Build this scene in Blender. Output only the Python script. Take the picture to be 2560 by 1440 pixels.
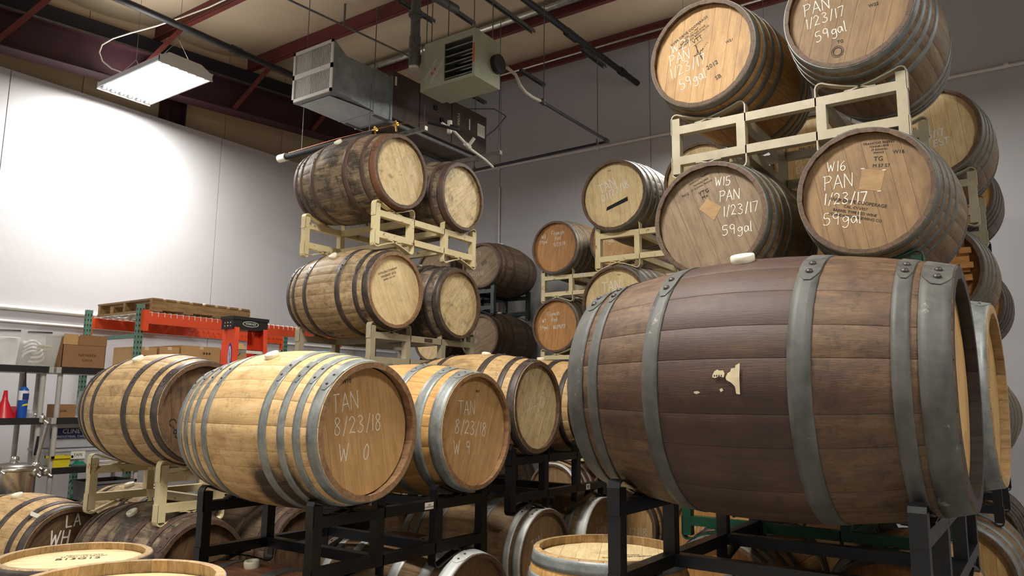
import bpy, math, random
from math import sin, cos, pi, radians as rad, sqrt
from mathutils import Vector, Matrix
rnd = random.Random(7)
for o in list(bpy.data.objects):
    bpy.data.objects.remove(o)
SC = bpy.context.scene
COL = SC.collection

# ------------------------------------------------------------------ camera
cd = bpy.data.cameras.new('camera'); cam = bpy.data.objects.new('camera', cd); COL.objects.link(cam)
cd.sensor_width = 36.0; cd.lens = 1890.4 / 2560 * 36; cd.clip_start = 0.05; cd.clip_end = 100
yaw, pit, rol = 0.61462611, 0.14916054, -0.01244857
F = Vector((cos(yaw)*cos(pit), sin(yaw)*cos(pit), sin(pit)))
RT = Vector((sin(yaw), -cos(yaw), 0)); DN = F.cross(RT)
R2 = RT*cos(rol) + DN*sin(rol); D2 = DN*cos(rol) - RT*sin(rol)
m = Matrix((R2, -D2, -F)).transposed().to_4x4(); m.translation = (0, 0, 1.40)
cam.matrix_world = m
SC.camera = cam
SC.view_settings.view_transform = 'Standard'
SC.view_settings.look = 'None'
SC.view_settings.gamma = 1
SC.view_settings.use_curve_mapping = False
SC.view_settings.exposure = 0.36

# ------------------------------------------------------------------ world and lamps of the hall
w = bpy.data.worlds.new('hall_air'); SC.world = w; w.use_nodes = True
w.node_tree.nodes['Background'].inputs[0].default_value = (0.9, 0.93, 1, 1)
w.node_tree.nodes['Background'].inputs[1].default_value = 0.05
FIXTURES = [  # x, y, z, lamp power in watt
    (3.86, 7.22, 4.60, 112), (1.6, 2.0, 4.7, 150), (-1.6, 6.4, 4.5, 60),
    (-2.6, 1.2, 4.5, 60), (1.2, -2.3, 4.6, 150), (6.85, 2.35, 4.62, 85), (7.6, -2.6, 4.62, 35)]  # the last one is unseen, added to lift the ambient light
FLOOR = -0.12

# ------------------------------------------------------------------ materials
def lin(c):
    return tuple((v/255/12.92 if v/255 <= 0.04045 else ((v/255+0.055)/1.055)**2.4) for v in c) + (1,)

MATS = {}
def newmat(name):
    m = bpy.data.materials.new(name); m.use_nodes = True
    nt = m.node_tree; b = nt.nodes['Principled BSDF']
    return m, nt, b
def N(nt, t, **k):
    n = nt.nodes.new(t)
    for a, v in k.items():
        if a.startswith('i_'):
            key = a[2:]
            n.inputs[int(key) if key.isdigit() else key.replace('_', ' ')].default_value = v
        else: setattr(n, a, v)
    return n
def ramp(nt, stops):
    r = nt.nodes.new('ShaderNodeValToRGB'); e = r.color_ramp.elements
    while len(e) < len(stops): e.new(0.5)
    for x, (p, c) in zip(e, stops):
        x.position = p; x.color = c if isinstance(c, tuple) else (c, c, c, 1)
    return r
def mixc(nt, blend, fac, a, b):
    n = nt.nodes.new('ShaderNodeMix'); n.data_type = 'RGBA'; n.blend_type = blend
    for inp, v in ((n.inputs[0], fac), (n.inputs[6], a), (n.inputs[7], b)):
        if isinstance(v, bpy.types.NodeSocket): nt.links.new(v, inp)
        else: inp.default_value = v
    return n.outputs[2]

def soft(c, k=0.97):
    g_ = c[0]*.35+c[1]*.5+c[2]*.15
    return tuple(g_+(v-g_)*k for v in c)
def wood(name, light, mid, dark, stain=None, stain_lo=0.55, stain_hi=0.75, stain_scale=3.0, tone=0.10,
         rough=0.62, seed=0.0, bump=0.2, dirt=None, dirt_amt=0.0, grain=1.0, band=None, soak=None):
    light, mid, dark = soft(light), soft(mid), soft(dark)
    m, nt, b = newmat(name); L = nt.links.new
    tc = N(nt, 'ShaderNodeTexCoord'); oi = N(nt, 'ShaderNodeObjectInfo')
    mu = N(nt, 'ShaderNodeVectorMath', operation='SCALE'); mu.inputs[0].default_value = (17.3, 5.1, 3.7)
    L(oi.outputs['Random'], mu.inputs['Scale'])
    ad = N(nt, 'ShaderNodeVectorMath', operation='ADD'); L(tc.outputs['Object'], ad.inputs[0]); L(mu.outputs[0], ad.inputs[1])
    mp = N(nt, 'ShaderNodeMapping'); mp.inputs['Scale'].default_value = (1.6, 17*grain, 17*grain); L(ad.outputs[0], mp.inputs[0])
    n1 = N(nt, 'ShaderNodeTexNoise', i_Scale=2.6, i_Detail=8.0, i_Roughness=0.72, i_Distortion=0.35); L(mp.outputs[0], n1.inputs['Vector'])
    r1 = ramp(nt, [(0.24, lin(dark)), (0.44, lin(mid)), (0.62, lin(light))]); L(n1.outputs[0], r1.inputs[0])
    mp2 = N(nt, 'ShaderNodeMapping'); mp2.inputs['Scale'].default_value = (7, 150, 150); L(ad.outputs[0], mp2.inputs[0])
    n2 = N(nt, 'ShaderNodeTexNoise', i_Scale=2.0, i_Detail=3.0); L(mp2.outputs[0], n2.inputs['Vector'])
    r2 = ramp(nt, [(0.3, 0.78), (0.62, 1.0)]); L(n2.outputs[0], r2.inputs[0])
    c = mixc(nt, 'MULTIPLY', 0.8, r1.outputs[0], r2.outputs[0])
    rt = ramp(nt, [(0.0, 1.0 - tone), (1.0, 1.0)]); L(oi.outputs['Random'], rt.inputs[0])
    c = mixc(nt, 'MULTIPLY', 1.0, c, rt.outputs[0])
    g = N(nt, 'ShaderNodeNewGeometry')
    nm = N(nt, 'ShaderNodeTexNoise', i_Scale=6.5, i_Detail=9.0, i_Roughness=0.78); L(g.outputs['Position'], nm.inputs['Vector'])
    rm = ramp(nt, [(0.32, 0.70), (0.58, 1.0)]); L(nm.outputs[0], rm.inputs[0])
    c = mixc(nt, 'MULTIPLY', 0.75, c, rm.outputs[0])
    if stain:
        ms = N(nt, 'ShaderNodeMapping'); ms.inputs['Location'].default_value = (seed*3.1, seed*1.7, seed); L(g.outputs['Position'], ms.inputs[0])
        ns = N(nt, 'ShaderNodeTexNoise', i_Scale=stain_scale, i_Detail=8.0, i_Roughness=0.65, i_Distortion=0.6); L(ms.outputs[0], ns.inputs['Vector'])
        rs = ramp(nt, [(stain_lo, 0.0), (stain_hi, 0.85)]); L(ns.outputs[0], rs.inputs[0])
        c = mixc(nt, 'MIX', rs.outputs[0], c, lin(stain))
    if dirt:
        nd = N(nt, 'ShaderNodeTexNoise', i_Scale=24.0, i_Detail=6.0, i_Roughness=0.75); L(g.outputs['Position'], nd.inputs['Vector'])
        rd = ramp(nt, [(0.52, 0.0), (0.72, dirt_amt)]); L(nd.outputs[0], rd.inputs[0])
        c = mixc(nt, 'MIX', rd.outputs[0], c, lin(dirt))
    if band:      # colour that changes along the barrel between its hoops: (x0, x1, colour)
        sx = N(nt, 'ShaderNodeSeparateXYZ'); L(tc.outputs['Object'], sx.inputs[0])
        a1 = N(nt, 'ShaderNodeMath', operation='GREATER_THAN'); L(sx.outputs[0], a1.inputs[0]); a1.inputs[1].default_value = band[0]
        a2 = N(nt, 'ShaderNodeMath', operation='LESS_THAN'); L(sx.outputs[0], a2.inputs[0]); a2.inputs[1].default_value = band[1]
        a3 = N(nt, 'ShaderNodeMath', operation='MULTIPLY'); L(a1.outputs[0], a3.inputs[0]); L(a2.outputs[0], a3.inputs[1])
        nb = N(nt, 'ShaderNodeTexNoise', i_Scale=5.0, i_Detail=4.0); L(g.outputs['Position'], nb.inputs['Vector'])
        rb_ = ramp(nt, [(0.3, band[3]*0.55), (0.65, band[3])]); L(nb.outputs[0], rb_.inputs[0])
        a4 = N(nt, 'ShaderNodeMath', operation='MULTIPLY'); L(a3.outputs[0], a4.inputs[0]); L(rb_.outputs[0], a4.inputs[1])
        c = mixc(nt, 'MIX', a4.outputs[0], c, lin(band[2]))
    if soak:      # dark liquid stain low on the round side: (x0, x1, top z, colour)
        sx = N(nt, 'ShaderNodeSeparateXYZ'); L(tc.outputs['Object'], sx.inputs[0]); sz = N(nt, 'ShaderNodeSeparateXYZ'); L(g.outputs['Position'], sz.inputs[0])
        m1 = N(nt, 'ShaderNodeMapRange', interpolation_type='SMOOTHSTEP'); m1.inputs[1].default_value = soak[0]-.05; m1.inputs[2].default_value = soak[0]+.08; L(sx.outputs[0], m1.inputs[0])
        m2 = N(nt, 'ShaderNodeMapRange', interpolation_type='SMOOTHSTEP'); m2.inputs[1].default_value = soak[1]+.04; m2.inputs[2].default_value = soak[1]-.06; L(sx.outputs[0], m2.inputs[0])
        m3 = N(nt, 'ShaderNodeMapRange', interpolation_type='SMOOTHSTEP'); m3.inputs[1].default_value = soak[2]; m3.inputs[2].default_value = soak[2]-.30; L(sz.outputs[2], m3.inputs[0])
        nk = N(nt, 'ShaderNodeTexNoise', i_Scale=9.0, i_Detail=8.0, i_Roughness=0.7); L(g.outputs['Position'], nk.inputs['Vector'])
        k1 = N(nt, 'ShaderNodeMath', operation='MULTIPLY'); L(m1.outputs[0], k1.inputs[0]); L(m2.outputs[0], k1.inputs[1])
        k2 = N(nt, 'ShaderNodeMath', operation='MULTIPLY'); L(k1.outputs[0], k2.inputs[0]); L(m3.outputs[0], k2.inputs[1])
        k3 = N(nt, 'ShaderNodeMath', operation='ADD'); L(nk.outputs[0], k3.inputs[0]); k3.inputs[1].default_value = -0.02
        k4 = N(nt, 'ShaderNodeMath', operation='MULTIPLY'); L(k2.outputs[0], k4.inputs[0]); L(k3.outputs[0], k4.inputs[1])
        rk = ramp(nt, [(0.10, 0.0), (0.32, 0.95)]); L(k4.outputs[0], rk.inputs[0])
        c = mixc(nt, 'MIX', rk.outputs[0], c, lin(soak[3]))
    L(c, b.inputs['Base Color'])
    b.inputs['Roughness'].default_value = rough
    bp = N(nt, 'ShaderNodeBump', i_Strength=bump, i_Distance=0.002); L(n2.outputs[0], bp.inputs['Height']); L(bp.outputs[0], b.inputs['Normal'])
    MATS[name] = m; return m

def metal(name, c1, c2, metallic=0.5, rough=0.5, scale=18.0, spot=None, spot_lo=0.6, spot_hi=0.72, spot_scale=9.0, rough2=None):
    m, nt, b = newmat(name); L = nt.links.new
    g = N(nt, 'ShaderNodeNewGeometry')
    n1 = N(nt, 'ShaderNodeTexNoise', i_Scale=scale, i_Detail=6.0, i_Roughness=0.7); L(g.outputs['Position'], n1.inputs['Vector'])
    r1 = ramp(nt, [(0.35, lin(c1)), (0.65, lin(c2))]); L(n1.outputs[0], r1.inputs[0]); c = r1.outputs[0]
    if spot:
        n2 = N(nt, 'ShaderNodeTexNoise', i_Scale=spot_scale, i_Detail=9.0, i_Roughness=0.72); L(g.outputs['Position'], n2.inputs['Vector'])
        r2 = ramp(nt, [(spot_lo, 0.0), (spot_hi, 1.0)]); L(n2.outputs[0], r2.inputs[0])
        c = mixc(nt, 'MIX', r2.outputs[0], c, lin(spot))
    L(c, b.inputs['Base Color']); b.inputs['Metallic'].default_value = metallic
    rr = ramp(nt, [(0.3, rough), (0.7, rough2 if rough2 else min(1, rough+0.12))]); L(n1.outputs[0], rr.inputs[0]); L(rr.outputs[0], b.inputs['Roughness'])
    MATS[name] = m; return m

def plain(name, c, rough=0.5, metallic=0.0, var=0.06, scale=12.0, emit=None, alpha=1.0, trans=0.0, bump=0.0, bscale=40.0):
    m, nt, b = newmat(name); L = nt.links.new
    g = N(nt, 'ShaderNodeTexCoord')
    n1 = N(nt, 'ShaderNodeTexNoise', i_Scale=scale, i_Detail=5.0); L(g.outputs['Object'], n1.inputs['Vector'])
    lc = lin(c)
    r1 = ramp(nt, [(0.3, tuple(v*(1-var) for v in lc[:3])+(1,)), (0.7, tuple(min(1, v*(1+var)) for v in lc[:3])+(1,))]); L(n1.outputs[0], r1.inputs[0])
    L(r1.outputs[0], b.inputs['Base Color'])
    b.inputs['Roughness'].default_value = rough; b.inputs['Metallic'].default_value = metallic
    b.inputs['Alpha'].default_value = alpha; b.inputs['Transmission Weight'].default_value = trans
    if emit:
        b.inputs['Emission Color'].default_value = lin(emit[0]); b.inputs['Emission Strength'].default_value = emit[1]
    if bump:
        n2 = N(nt, 'ShaderNodeTexNoise', i_Scale=bscale, i_Detail=5.0); L(g.outputs['Object'], n2.inputs['Vector'])
        bp = N(nt, 'ShaderNodeBump', i_Strength=bump, i_Distance=0.01); L(n2.outputs[0], bp.inputs['Height']); L(bp.outputs[0], b.inputs['Normal'])
    MATS[name] = m; return m

# barrel bodies
wood('oak_golden', (226, 190, 132), (212, 170, 110), (184, 140, 84), stain=(110, 76, 44), stain_lo=0.60, stain_hi=0.80, stain_scale=3.2, dirt=(80, 58, 40), dirt_amt=0.35, seed=1.0, tone=0.06)
wood('oak_stained', (228, 194, 138), (216, 176, 118), (188, 144, 90), stain=(150, 104, 60), stain_lo=0.55, stain_hi=0.72, stain_scale=3.6, dirt=(60, 44, 32), dirt_amt=0.55, seed=4.4, tone=0.06, soak=(.06, .36, 1.28, (40, 27, 20)))
wood('oak_clean', (218, 172, 104), (200, 150, 82), (170, 120, 60), stain=(120, 76, 36), stain_lo=0.64, stain_hi=0.85, seed=2.3)
wood('bourbon_pale', (206, 180, 136), (182, 152, 108), (128, 102, 70), stain=(64, 52, 40), stain_lo=0.54, stain_hi=0.68, stain_scale=5.0, dirt=(46, 38, 32), dirt_amt=0.7, seed=6.1, tone=0.28)
wood('bourbon_gold', (220, 184, 128), (200, 162, 106), (150, 116, 74), stain=(84, 62, 44), stain_lo=0.57, stain_hi=0.72, stain_scale=5.0, dirt=(56, 44, 34), dirt_amt=0.55, seed=6.6, tone=0.18)
wood('bourbon_dark', (166, 144, 112), (126, 106, 82), (74, 62, 50), stain=(40, 36, 34), stain_lo=0.47, stain_hi=0.57, stain_scale=5.2, dirt=(170, 144, 104), dirt_amt=0.5, seed=8.2, tone=0.32)
wood('bourbon_brown', (130, 108, 82), (104, 84, 62), (70, 56, 42), stain=(48, 40, 34), stain_lo=0.54, stain_hi=0.72, stain_scale=4.0, dirt=(40, 34, 30), dirt_amt=0.5, seed=3.7, tone=0.3)
wood('wine_brown', (150, 122, 84), (128, 100, 66), (96, 72, 46), stain=(70, 52, 36), stain_lo=0.55, stain_hi=0.75, dirt=(60, 46, 34), dirt_amt=0.3, seed=5.5)
wood('wine_amber', (196, 150, 88), (172, 126, 68), (128, 90, 48), stain=(92, 64, 38), stain_lo=0.55, stain_hi=0.75, seed=9.5)
wood('puncheon_oak', (116, 88, 58), (94, 69, 44), (66, 47, 32), stain=(72, 48, 38), stain_lo=0.48, stain_hi=0.66, stain_scale=3.4, dirt=(38, 29, 25), dirt_amt=0.8, seed=7.7, tone=0.06, band=(-0.22, 0.22, (56, 35, 29), 0.85), bump=0.4)
wood('reddish_oak', (150, 104, 72), (126, 82, 56), (92, 58, 40), stain=(80, 50, 40), stain_lo=0.52, stain_hi=0.72, seed=2.9)
wood('chime_brown', (116, 88, 62), (94, 70, 50), (66, 48, 36), tone=0.25, seed=1.2)
wood('chime_tan', (168, 130, 92), (140, 104, 72), (104, 76, 52), tone=0.2, seed=1.4)
wood('chime_pale', (206, 174, 124), (180, 146, 98), (128, 98, 64), tone=0.3, seed=1.6, stain=(90, 70, 48), stain_lo=.56, stain_hi=.7)
wood('chime_black', (62, 54, 50), (48, 42, 40), (34, 30, 28), tone=0.2, seed=1.8)
# heads
wood('head_tan', (206, 164, 108), (190, 148, 94), (160, 120, 74), stain=(120, 88, 54), stain_lo=0.6, stain_hi=0.85, seed=1.9, tone=0.05, grain=0.7)
wood('head_honey', (214, 172, 108), (200, 156, 92), (172, 128, 70), stain=(136, 96, 54), stain_lo=0.6, stain_hi=0.85, seed=3.3, tone=0.05, grain=0.7)
wood('head_pale', (240, 216, 164), (228, 200, 146), (196, 164, 114), stain=(150, 118, 78), stain_lo=0.6, stain_hi=0.8, seed=5.1, tone=0.05, grain=0.7)
wood('head_blotched', (240, 216, 164), (224, 196, 142), (170, 140, 98), stain=(96, 78, 56), stain_lo=0.56, stain_hi=0.70, stain_scale=6.0, dirt=(70, 56, 42), dirt_amt=0.5, seed=6.8, tone=0.05, grain=0.8)
wood('head_greyed', (152, 128, 98), (132, 110, 82), (104, 84, 62), stain=(84, 70, 54), stain_lo=0.54, stain_hi=0.72, seed=7.2, tone=0.05, grain=0.7)
wood('head_umber', (158, 126, 84), (144, 112, 74), (116, 88, 58), stain=(88, 66, 44), stain_lo=0.55, stain_hi=0.8, seed=8.8, tone=0.08, grain=0.7)
wood('head_dark', (120, 90, 58), (98, 72, 46), (66, 48, 32), stain=(44, 32, 24), stain_lo=0.5, stain_hi=0.66, stain_scale=5, seed=9.9, tone=0.05, grain=0.7)
wood('head_orange', (206, 150, 84), (190, 132, 68), (160, 104, 50), stain=(120, 76, 40), stain_lo=0.6, stain_hi=0.8, seed=4.9, tone=0.05, grain=0.7)
wood('pallet_wood', (186, 148, 96), (160, 124, 76), (120, 90, 54), dirt=(80, 60, 40), dirt_amt=0.4, tone=0.3)
wood('scraped_wood', (178, 142, 94), (168, 132, 86), (150, 116, 74), tone=0.02, seed=1.1)
# hoops and steel
metal('galvanised_hoop', (112, 116, 114), (148, 152, 148), 0.35, 0.42, 14, spot=(92, 84, 72), spot_lo=0.58, spot_hi=0.8)
metal('white_zinc_hoop', (186, 188, 184), (212, 214, 208), 0.2, 0.45, 10, spot=(140, 130, 110), spot_lo=0.6, spot_hi=0.8)
metal('dull_grey_hoop', (92, 94, 88), (118, 118, 110), 0.3, 0.5, 16, spot=(84, 72, 54), spot_lo=0.5, spot_hi=0.8)
metal('black_iron_hoop', (66, 58, 54), (92, 82, 76), 0.35, 0.42, 14, spot=(40, 34, 32), spot_lo=0.5, spot_hi=0.8)
metal('rusty_hoop', (74, 58, 50), (98, 76, 64), 0.2, 0.6, 14, spot=(112, 74, 50), spot_lo=0.56, spot_hi=0.75)
metal('orange_rust_hoop', (96, 66, 48), (118, 78, 52), 0.15, 0.7, 14, spot=(140, 86, 48), spot_lo=0.54, spot_hi=0.75)
metal('puncheon_hoop', (70, 70, 66), (94, 92, 86), 0.12, 0.55, 12, spot=(142, 138, 126), spot_lo=0.62, spot_hi=0.68, spot_scale=11)
metal('rivet_steel', (60, 54, 52), (84, 76, 72), 0.6, 0.4)
metal('cream_paint', (212, 196, 148), (222, 208, 164), 0.0, 0.45, 8, spot=(132, 84, 44), spot_lo=0.585, spot_hi=0.66, spot_scale=11)
metal('beige_paint', (160, 150, 124), (176, 165, 138), 0.05, 0.33, 8, spot=(140, 110, 76), spot_lo=0.72, spot_hi=0.8, spot_scale=14)
metal('black_paint', (13, 13, 15), (20, 20, 21), 0.0, 0.33, 10)
metal('green_black_paint', (28, 38, 40), (38, 50, 50), 0.1, 0.35, 10)
metal('green_paint', (14, 58, 40), (20, 70, 48), 0.1, 0.35, 10)
metal('primer_red', (92, 40, 38), (112, 50, 46), 0.05, 0.5, 6, spot=(70, 30, 32), spot_lo=0.55, spot_hi=0.8)
metal('rafter_red', (54, 26, 34), (66, 32, 40), 0.05, 0.55, 5)
metal('eave_shade_dark', (34, 30, 38), (44, 38, 46), 0.0, 0.7, 5)
metal('galvanised_duct', (118, 122, 126), (156, 162, 166), 0.45, 0.38, 6, spot=(90, 90, 88), spot_lo=0.6, spot_hi=0.8)
metal('duct_sheen', (170, 180, 188), (196, 204, 210), 0.25, 0.35, 5)
metal('strut_steel', (92, 94, 94), (122, 124, 120), 0.5, 0.45, 20)
metal('bright_conduit', (178, 176, 164), (210, 208, 196), 0.85, 0.25, 20)
metal('dark_pipe', (30, 30, 34), (44, 42, 46), 0.2, 0.4, 10)
metal('stainless', (180, 178, 172), (206, 204, 198), 0.95, 0.18, 6)
metal('heater_green', (158, 164, 142), (172, 176, 154), 0.05, 0.5, 6)
metal('cabinet_brown', (62, 48, 44), (78, 60, 54), 0.1, 0.45, 6)
metal('brass', (190, 150, 70), (220, 180, 96), 0.9, 0.3)
metal('copper', (150, 92, 66), (176, 112, 84), 0.8, 0.35)
metal('rack_orange', (222, 72, 26), (232, 84, 36), 0.0, 0.38, 6, spot=(150, 60, 40), spot_lo=0.68, spot_hi=0.8)
metal('rack_teal', (84, 122, 106), (98, 138, 120), 0.0, 0.45, 10, spot=(60, 90, 80), spot_lo=0.6, spot_hi=0.8)
metal('rack_dark_green', (26, 54, 44), (34, 66, 54), 0.0, 0.45, 10)
metal('ladder_orange', (224, 66, 30), (236, 82, 40), 0.0, 0.4, 6)
metal('aluminium', (150, 148, 142), (180, 178, 172), 0.8, 0.35)
plain('black_plastic', (24, 24, 26), 0.35)
plain('grey_resin', (176, 172, 166), 0.5)
plain('black_resin', (30, 30, 32), 0.5)
plain('bung_white', (236, 230, 204), 0.35, var=0.03)
plain('wall_paint', (192, 191, 194), 0.55, var=0.03, scale=0.9, bump=0.25, bscale=9)
plain('back_paint', (178, 177, 180), 0.6, var=0.03, scale=0.8, bump=0.15, bscale=9)
plain('upper_tan', (206, 184, 150), 0.8, var=0.05, scale=1.5)
plain('insulation', (206, 188, 160), 0.55, var=0.05, scale=1.6, bump=0.5, bscale=2.6)
plain('concrete', (150, 146, 140), 0.7, var=0.12, scale=2.0)
plain('white_pvc', (224, 220, 206), 0.4)
plain('conduit_paint', (232, 230, 222), 0.35)
plain('grey_conduit', (214, 210, 208), 0.4)
plain('fixture_white', (226, 228, 230), 0.35, var=0.02)
plain('grille_white', (214, 212, 206), 0.45, var=0.02)
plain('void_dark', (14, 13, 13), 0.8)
plain('cardboard', (190, 152, 102), 0.75, var=0.05)
plain('cardboard_dark', (146, 108, 72), 0.75, var=0.05)
plain('paper_white', (222, 218, 206), 0.7)
plain('label_cream', (214, 198, 160), 0.75, var=0.12, scale=30)
plain('ink_black', (26, 24, 24), 0.7)
plain('ink_brown', (62, 44, 28), 0.75)
plain('label_blue', (24, 44, 108), 0.5)
plain('werner_blue', (66, 48, 168), 0.5)
plain('red_plastic', (204, 32, 44), 0.35)
plain('blue_plastic', (22, 84, 176), 0.35)
plain('yellow_plastic', (222, 206, 40), 0.4)
plain('teal_cloth', (24, 128, 104), 0.8)
plain('hose_black', (22, 22, 24), 0.85)
plain('frosted_bin', (206, 208, 210), 0.35, alpha=0.55)
plain('clear_plastic', (214, 214, 210), 0.12, alpha=0.28)
plain('white_tub', (226, 226, 228), 0.45)
plain('grey_bag', (128, 126, 126), 0.5)
plain('bin_grey', (104, 104, 106), 0.6)
plain('tube_glow', (255, 255, 255), 0.5, emit=((255, 252, 246), 14.0))
plain('reflector', (235, 238, 240), 0.2, metallic=0.6, var=0.02)
plain('orange_tag', (206, 84, 30), 0.5)
plain('hose_grey', (190, 184, 172), 0.45)
# chalk: broken, powdery
m, nt, b = newmat('chalk'); g = N(nt, 'ShaderNodeNewGeometry')
n = N(nt, 'ShaderNodeTexNoise', i_Scale=260.0, i_Detail=3.0); nt.links.new(g.outputs['Position'], n.inputs['Vector'])
r = ramp(nt, [(0.32, 0.6), (0.5, 1.0)]); nt.links.new(n.outputs[0], r.inputs[0]); nt.links.new(r.outputs[0], b.inputs['Alpha'])
b.inputs['Base Color'].default_value = lin((232, 227, 213)); b.inputs['Roughness'].default_value = 0.9
MATS['chalk'] = m
m = m.copy(); m.name = 'faint_chalk'; MATS['faint_chalk'] = m
for nd in m.node_tree.nodes:
    if nd.type == 'VALTORGB':
        nd.color_ramp.elements[0].color = (0.1, 0.1, 0.1, 1); nd.color_ramp.elements[1].color = (0.6, 0.6, 0.6, 1)

# ------------------------------------------------------------------ mesh helpers
class MB:
    def __init__(s): s.v = []; s.f = []; s.sm = []
    def add(s, vs, fs, smooth=False):
        o = len(s.v); s.v += [tuple(p) for p in vs]; s.f += [tuple(i+o for i in f) for f in fs]; s.sm += [smooth]*len(fs)
        return s
    def box(s, x0, x1, y0, y1, z0, z1):
        return s.add([(x, y, z) for x in (x0, x1) for y in (y0, y1) for z in (z0, z1)],
                     [(0, 1, 3, 2), (4, 6, 7, 5), (0, 4, 5, 1), (2, 3, 7, 6), (0, 2, 6, 4), (1, 5, 7, 3)])
    def bar(s, a, b, w, h, up=(0, 0, 1)):
        a = Vector(a); b = Vector(b); d = (b-a).normalized(); up = Vector(up)
        r = d.cross(up)
        if r.length < 1e-4: r = d.cross(Vector((1, 0, 0)))
        r.normalize(); u = r.cross(d)
        vs = [p + r*(i*w/2) + u*(j*h/2) for p in (a, b) for i, j in ((-1, -1), (1, -1), (1, 1), (-1, 1))]
        return s.add(vs, [(3, 2, 1, 0), (4, 5, 6, 7), (0, 1, 5, 4), (1, 2, 6, 5), (2, 3, 7, 6), (3, 0, 4, 7)])
    def tube(s, pts, r, n=10, caps=True):
        pts = [Vector(p) for p in pts]; rings = []; prev = None
        for i, p in enumerate(pts):
            d = (pts[min(i+1, len(pts)-1)] - pts[max(i-1, 0)]).normalized()
            a = prev if prev is not None else (Vector((0, 0, 1)) if abs(d.z) < 0.9 else Vector((1, 0, 0)))
            a = (a - d*a.dot(d)).normalized(); prev = a; c = d.cross(a)
            rr = r[i] if isinstance(r, (list, tuple)) else r
            rings.append([p + a*(rr*cos(2*pi*k/n)) + c*(rr*sin(2*pi*k/n)) for k in range(n)])
        vs = [q for R in rings for q in R]; fs = []
        for i in range(len(pts)-1):
            for k in range(n): fs.append((i*n+k, i*n+(k+1) % n, (i+1)*n+(k+1) % n, (i+1)*n+k))
        s.add(vs, fs, True)
        if caps:
            s.add(rings[0], [tuple(reversed(range(n)))]); s.add(rings[-1], [tuple(range(n))])
        return s
    def lathe(s, prof, n=24, c=(0, 0, 0), smooth=True):     # prof: (r, z) bottom to top, axis z
        vs = []; fs = []
        for r, z in prof:
            for k in range(n): vs.append((c[0]+r*cos(2*pi*k/n), c[1]+r*sin(2*pi*k/n), c[2]+z))
        for i in range(len(prof)-1):
            for k in range(n): fs.append((i*n+k, i*n+(k+1) % n, (i+1)*n+(k+1) % n, (i+1)*n+k))
        s.add(vs, fs, smooth)
        if prof[0][0] > 1e-4: s.add(vs[:n], [tuple(reversed(range(n)))])
        if prof[-1][0] > 1e-4: s.add(vs[-n:], [tuple(range(n))])
        return s
    def strap(s, pts, w, t, axis='y'):       # flat bar swept through points of the local xz plane, width along y
        pts = [Vector((p[0], 0, p[1])) for p in pts]; vs = []
        for i, p in enumerate(pts):
            d = (pts[min(i+1, len(pts)-1)] - pts[max(i-1, 0)]).normalized(); nn = Vector((-d.z, 0, d.x))*t/2
            for y in (-w/2, w/2):
                vs += [(p.x+nn.x, y, p.z+nn.z), (p.x-nn.x, y, p.z-nn.z)]
        fs = []
        for i in range(len(pts)-1):
            a = i*4; c = a+4
            fs += [(a, c, c+2, a+2), (a+1, a+3, c+3, c+1), (a, a+1, c+1, c), (a+2, c+2, c+3, a+3)]
        e = (len(pts)-1)*4
        fs += [(0, 2, 3, 1), (e, e+1, e+3, e+2)]
        return s.add(vs, fs)
    def mesh(s, name, mat=None):
        me = bpy.data.meshes.new(name); me.from_pydata(s.v, [], s.f)
        me.polygons.foreach_set('use_smooth', s.sm)
        me.materials.append(MATS[mat] if mat else None); me.update()
        return me

def link(name, me, parent=None, M=None, mat=None):
    o = bpy.data.objects.new(name, me); COL.objects.link(o)
    if parent is not None: o.parent = parent
    if M is not None: o.matrix_basis = M
    if mat and me is not None:
        if me.materials and me.materials[0] is not None and me.materials[0] == MATS[mat]: pass
        else:
            o.material_slots[0].link = 'OBJECT'; o.material_slots[0].material = MATS[mat]
    return o
def obj(name, mb, mat, parent=None, M=None): return link(name, mb.mesh(name, mat), parent, M)
def tag(o, label, cat, group=None):
    o['label'] = label; o['category'] = cat
    if group: o['group'] = group
    return o
def thing(name, label, cat, loc=(0, 0, 0), rz=0.0, group=None):
    o = bpy.data.objects.new(name, None); COL.objects.link(o); o.empty_display_size = 0.1
    o.location = loc; o.rotation_euler = (0, 0, rz)
    return tag(o, label, cat, group)
def struct(name, mb, mat):
    o = obj(name, mb, mat); o['kind'] = 'structure'; return o
def T(x, y, z): return Matrix.Translation((x, y, z))
def RX(a): return Matrix.Rotation(a, 4, 'X')
def RY(a): return Matrix.Rotation(a, 4, 'Y')
def RZ(a): return Matrix.Rotation(a, 4, 'Z')

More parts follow.
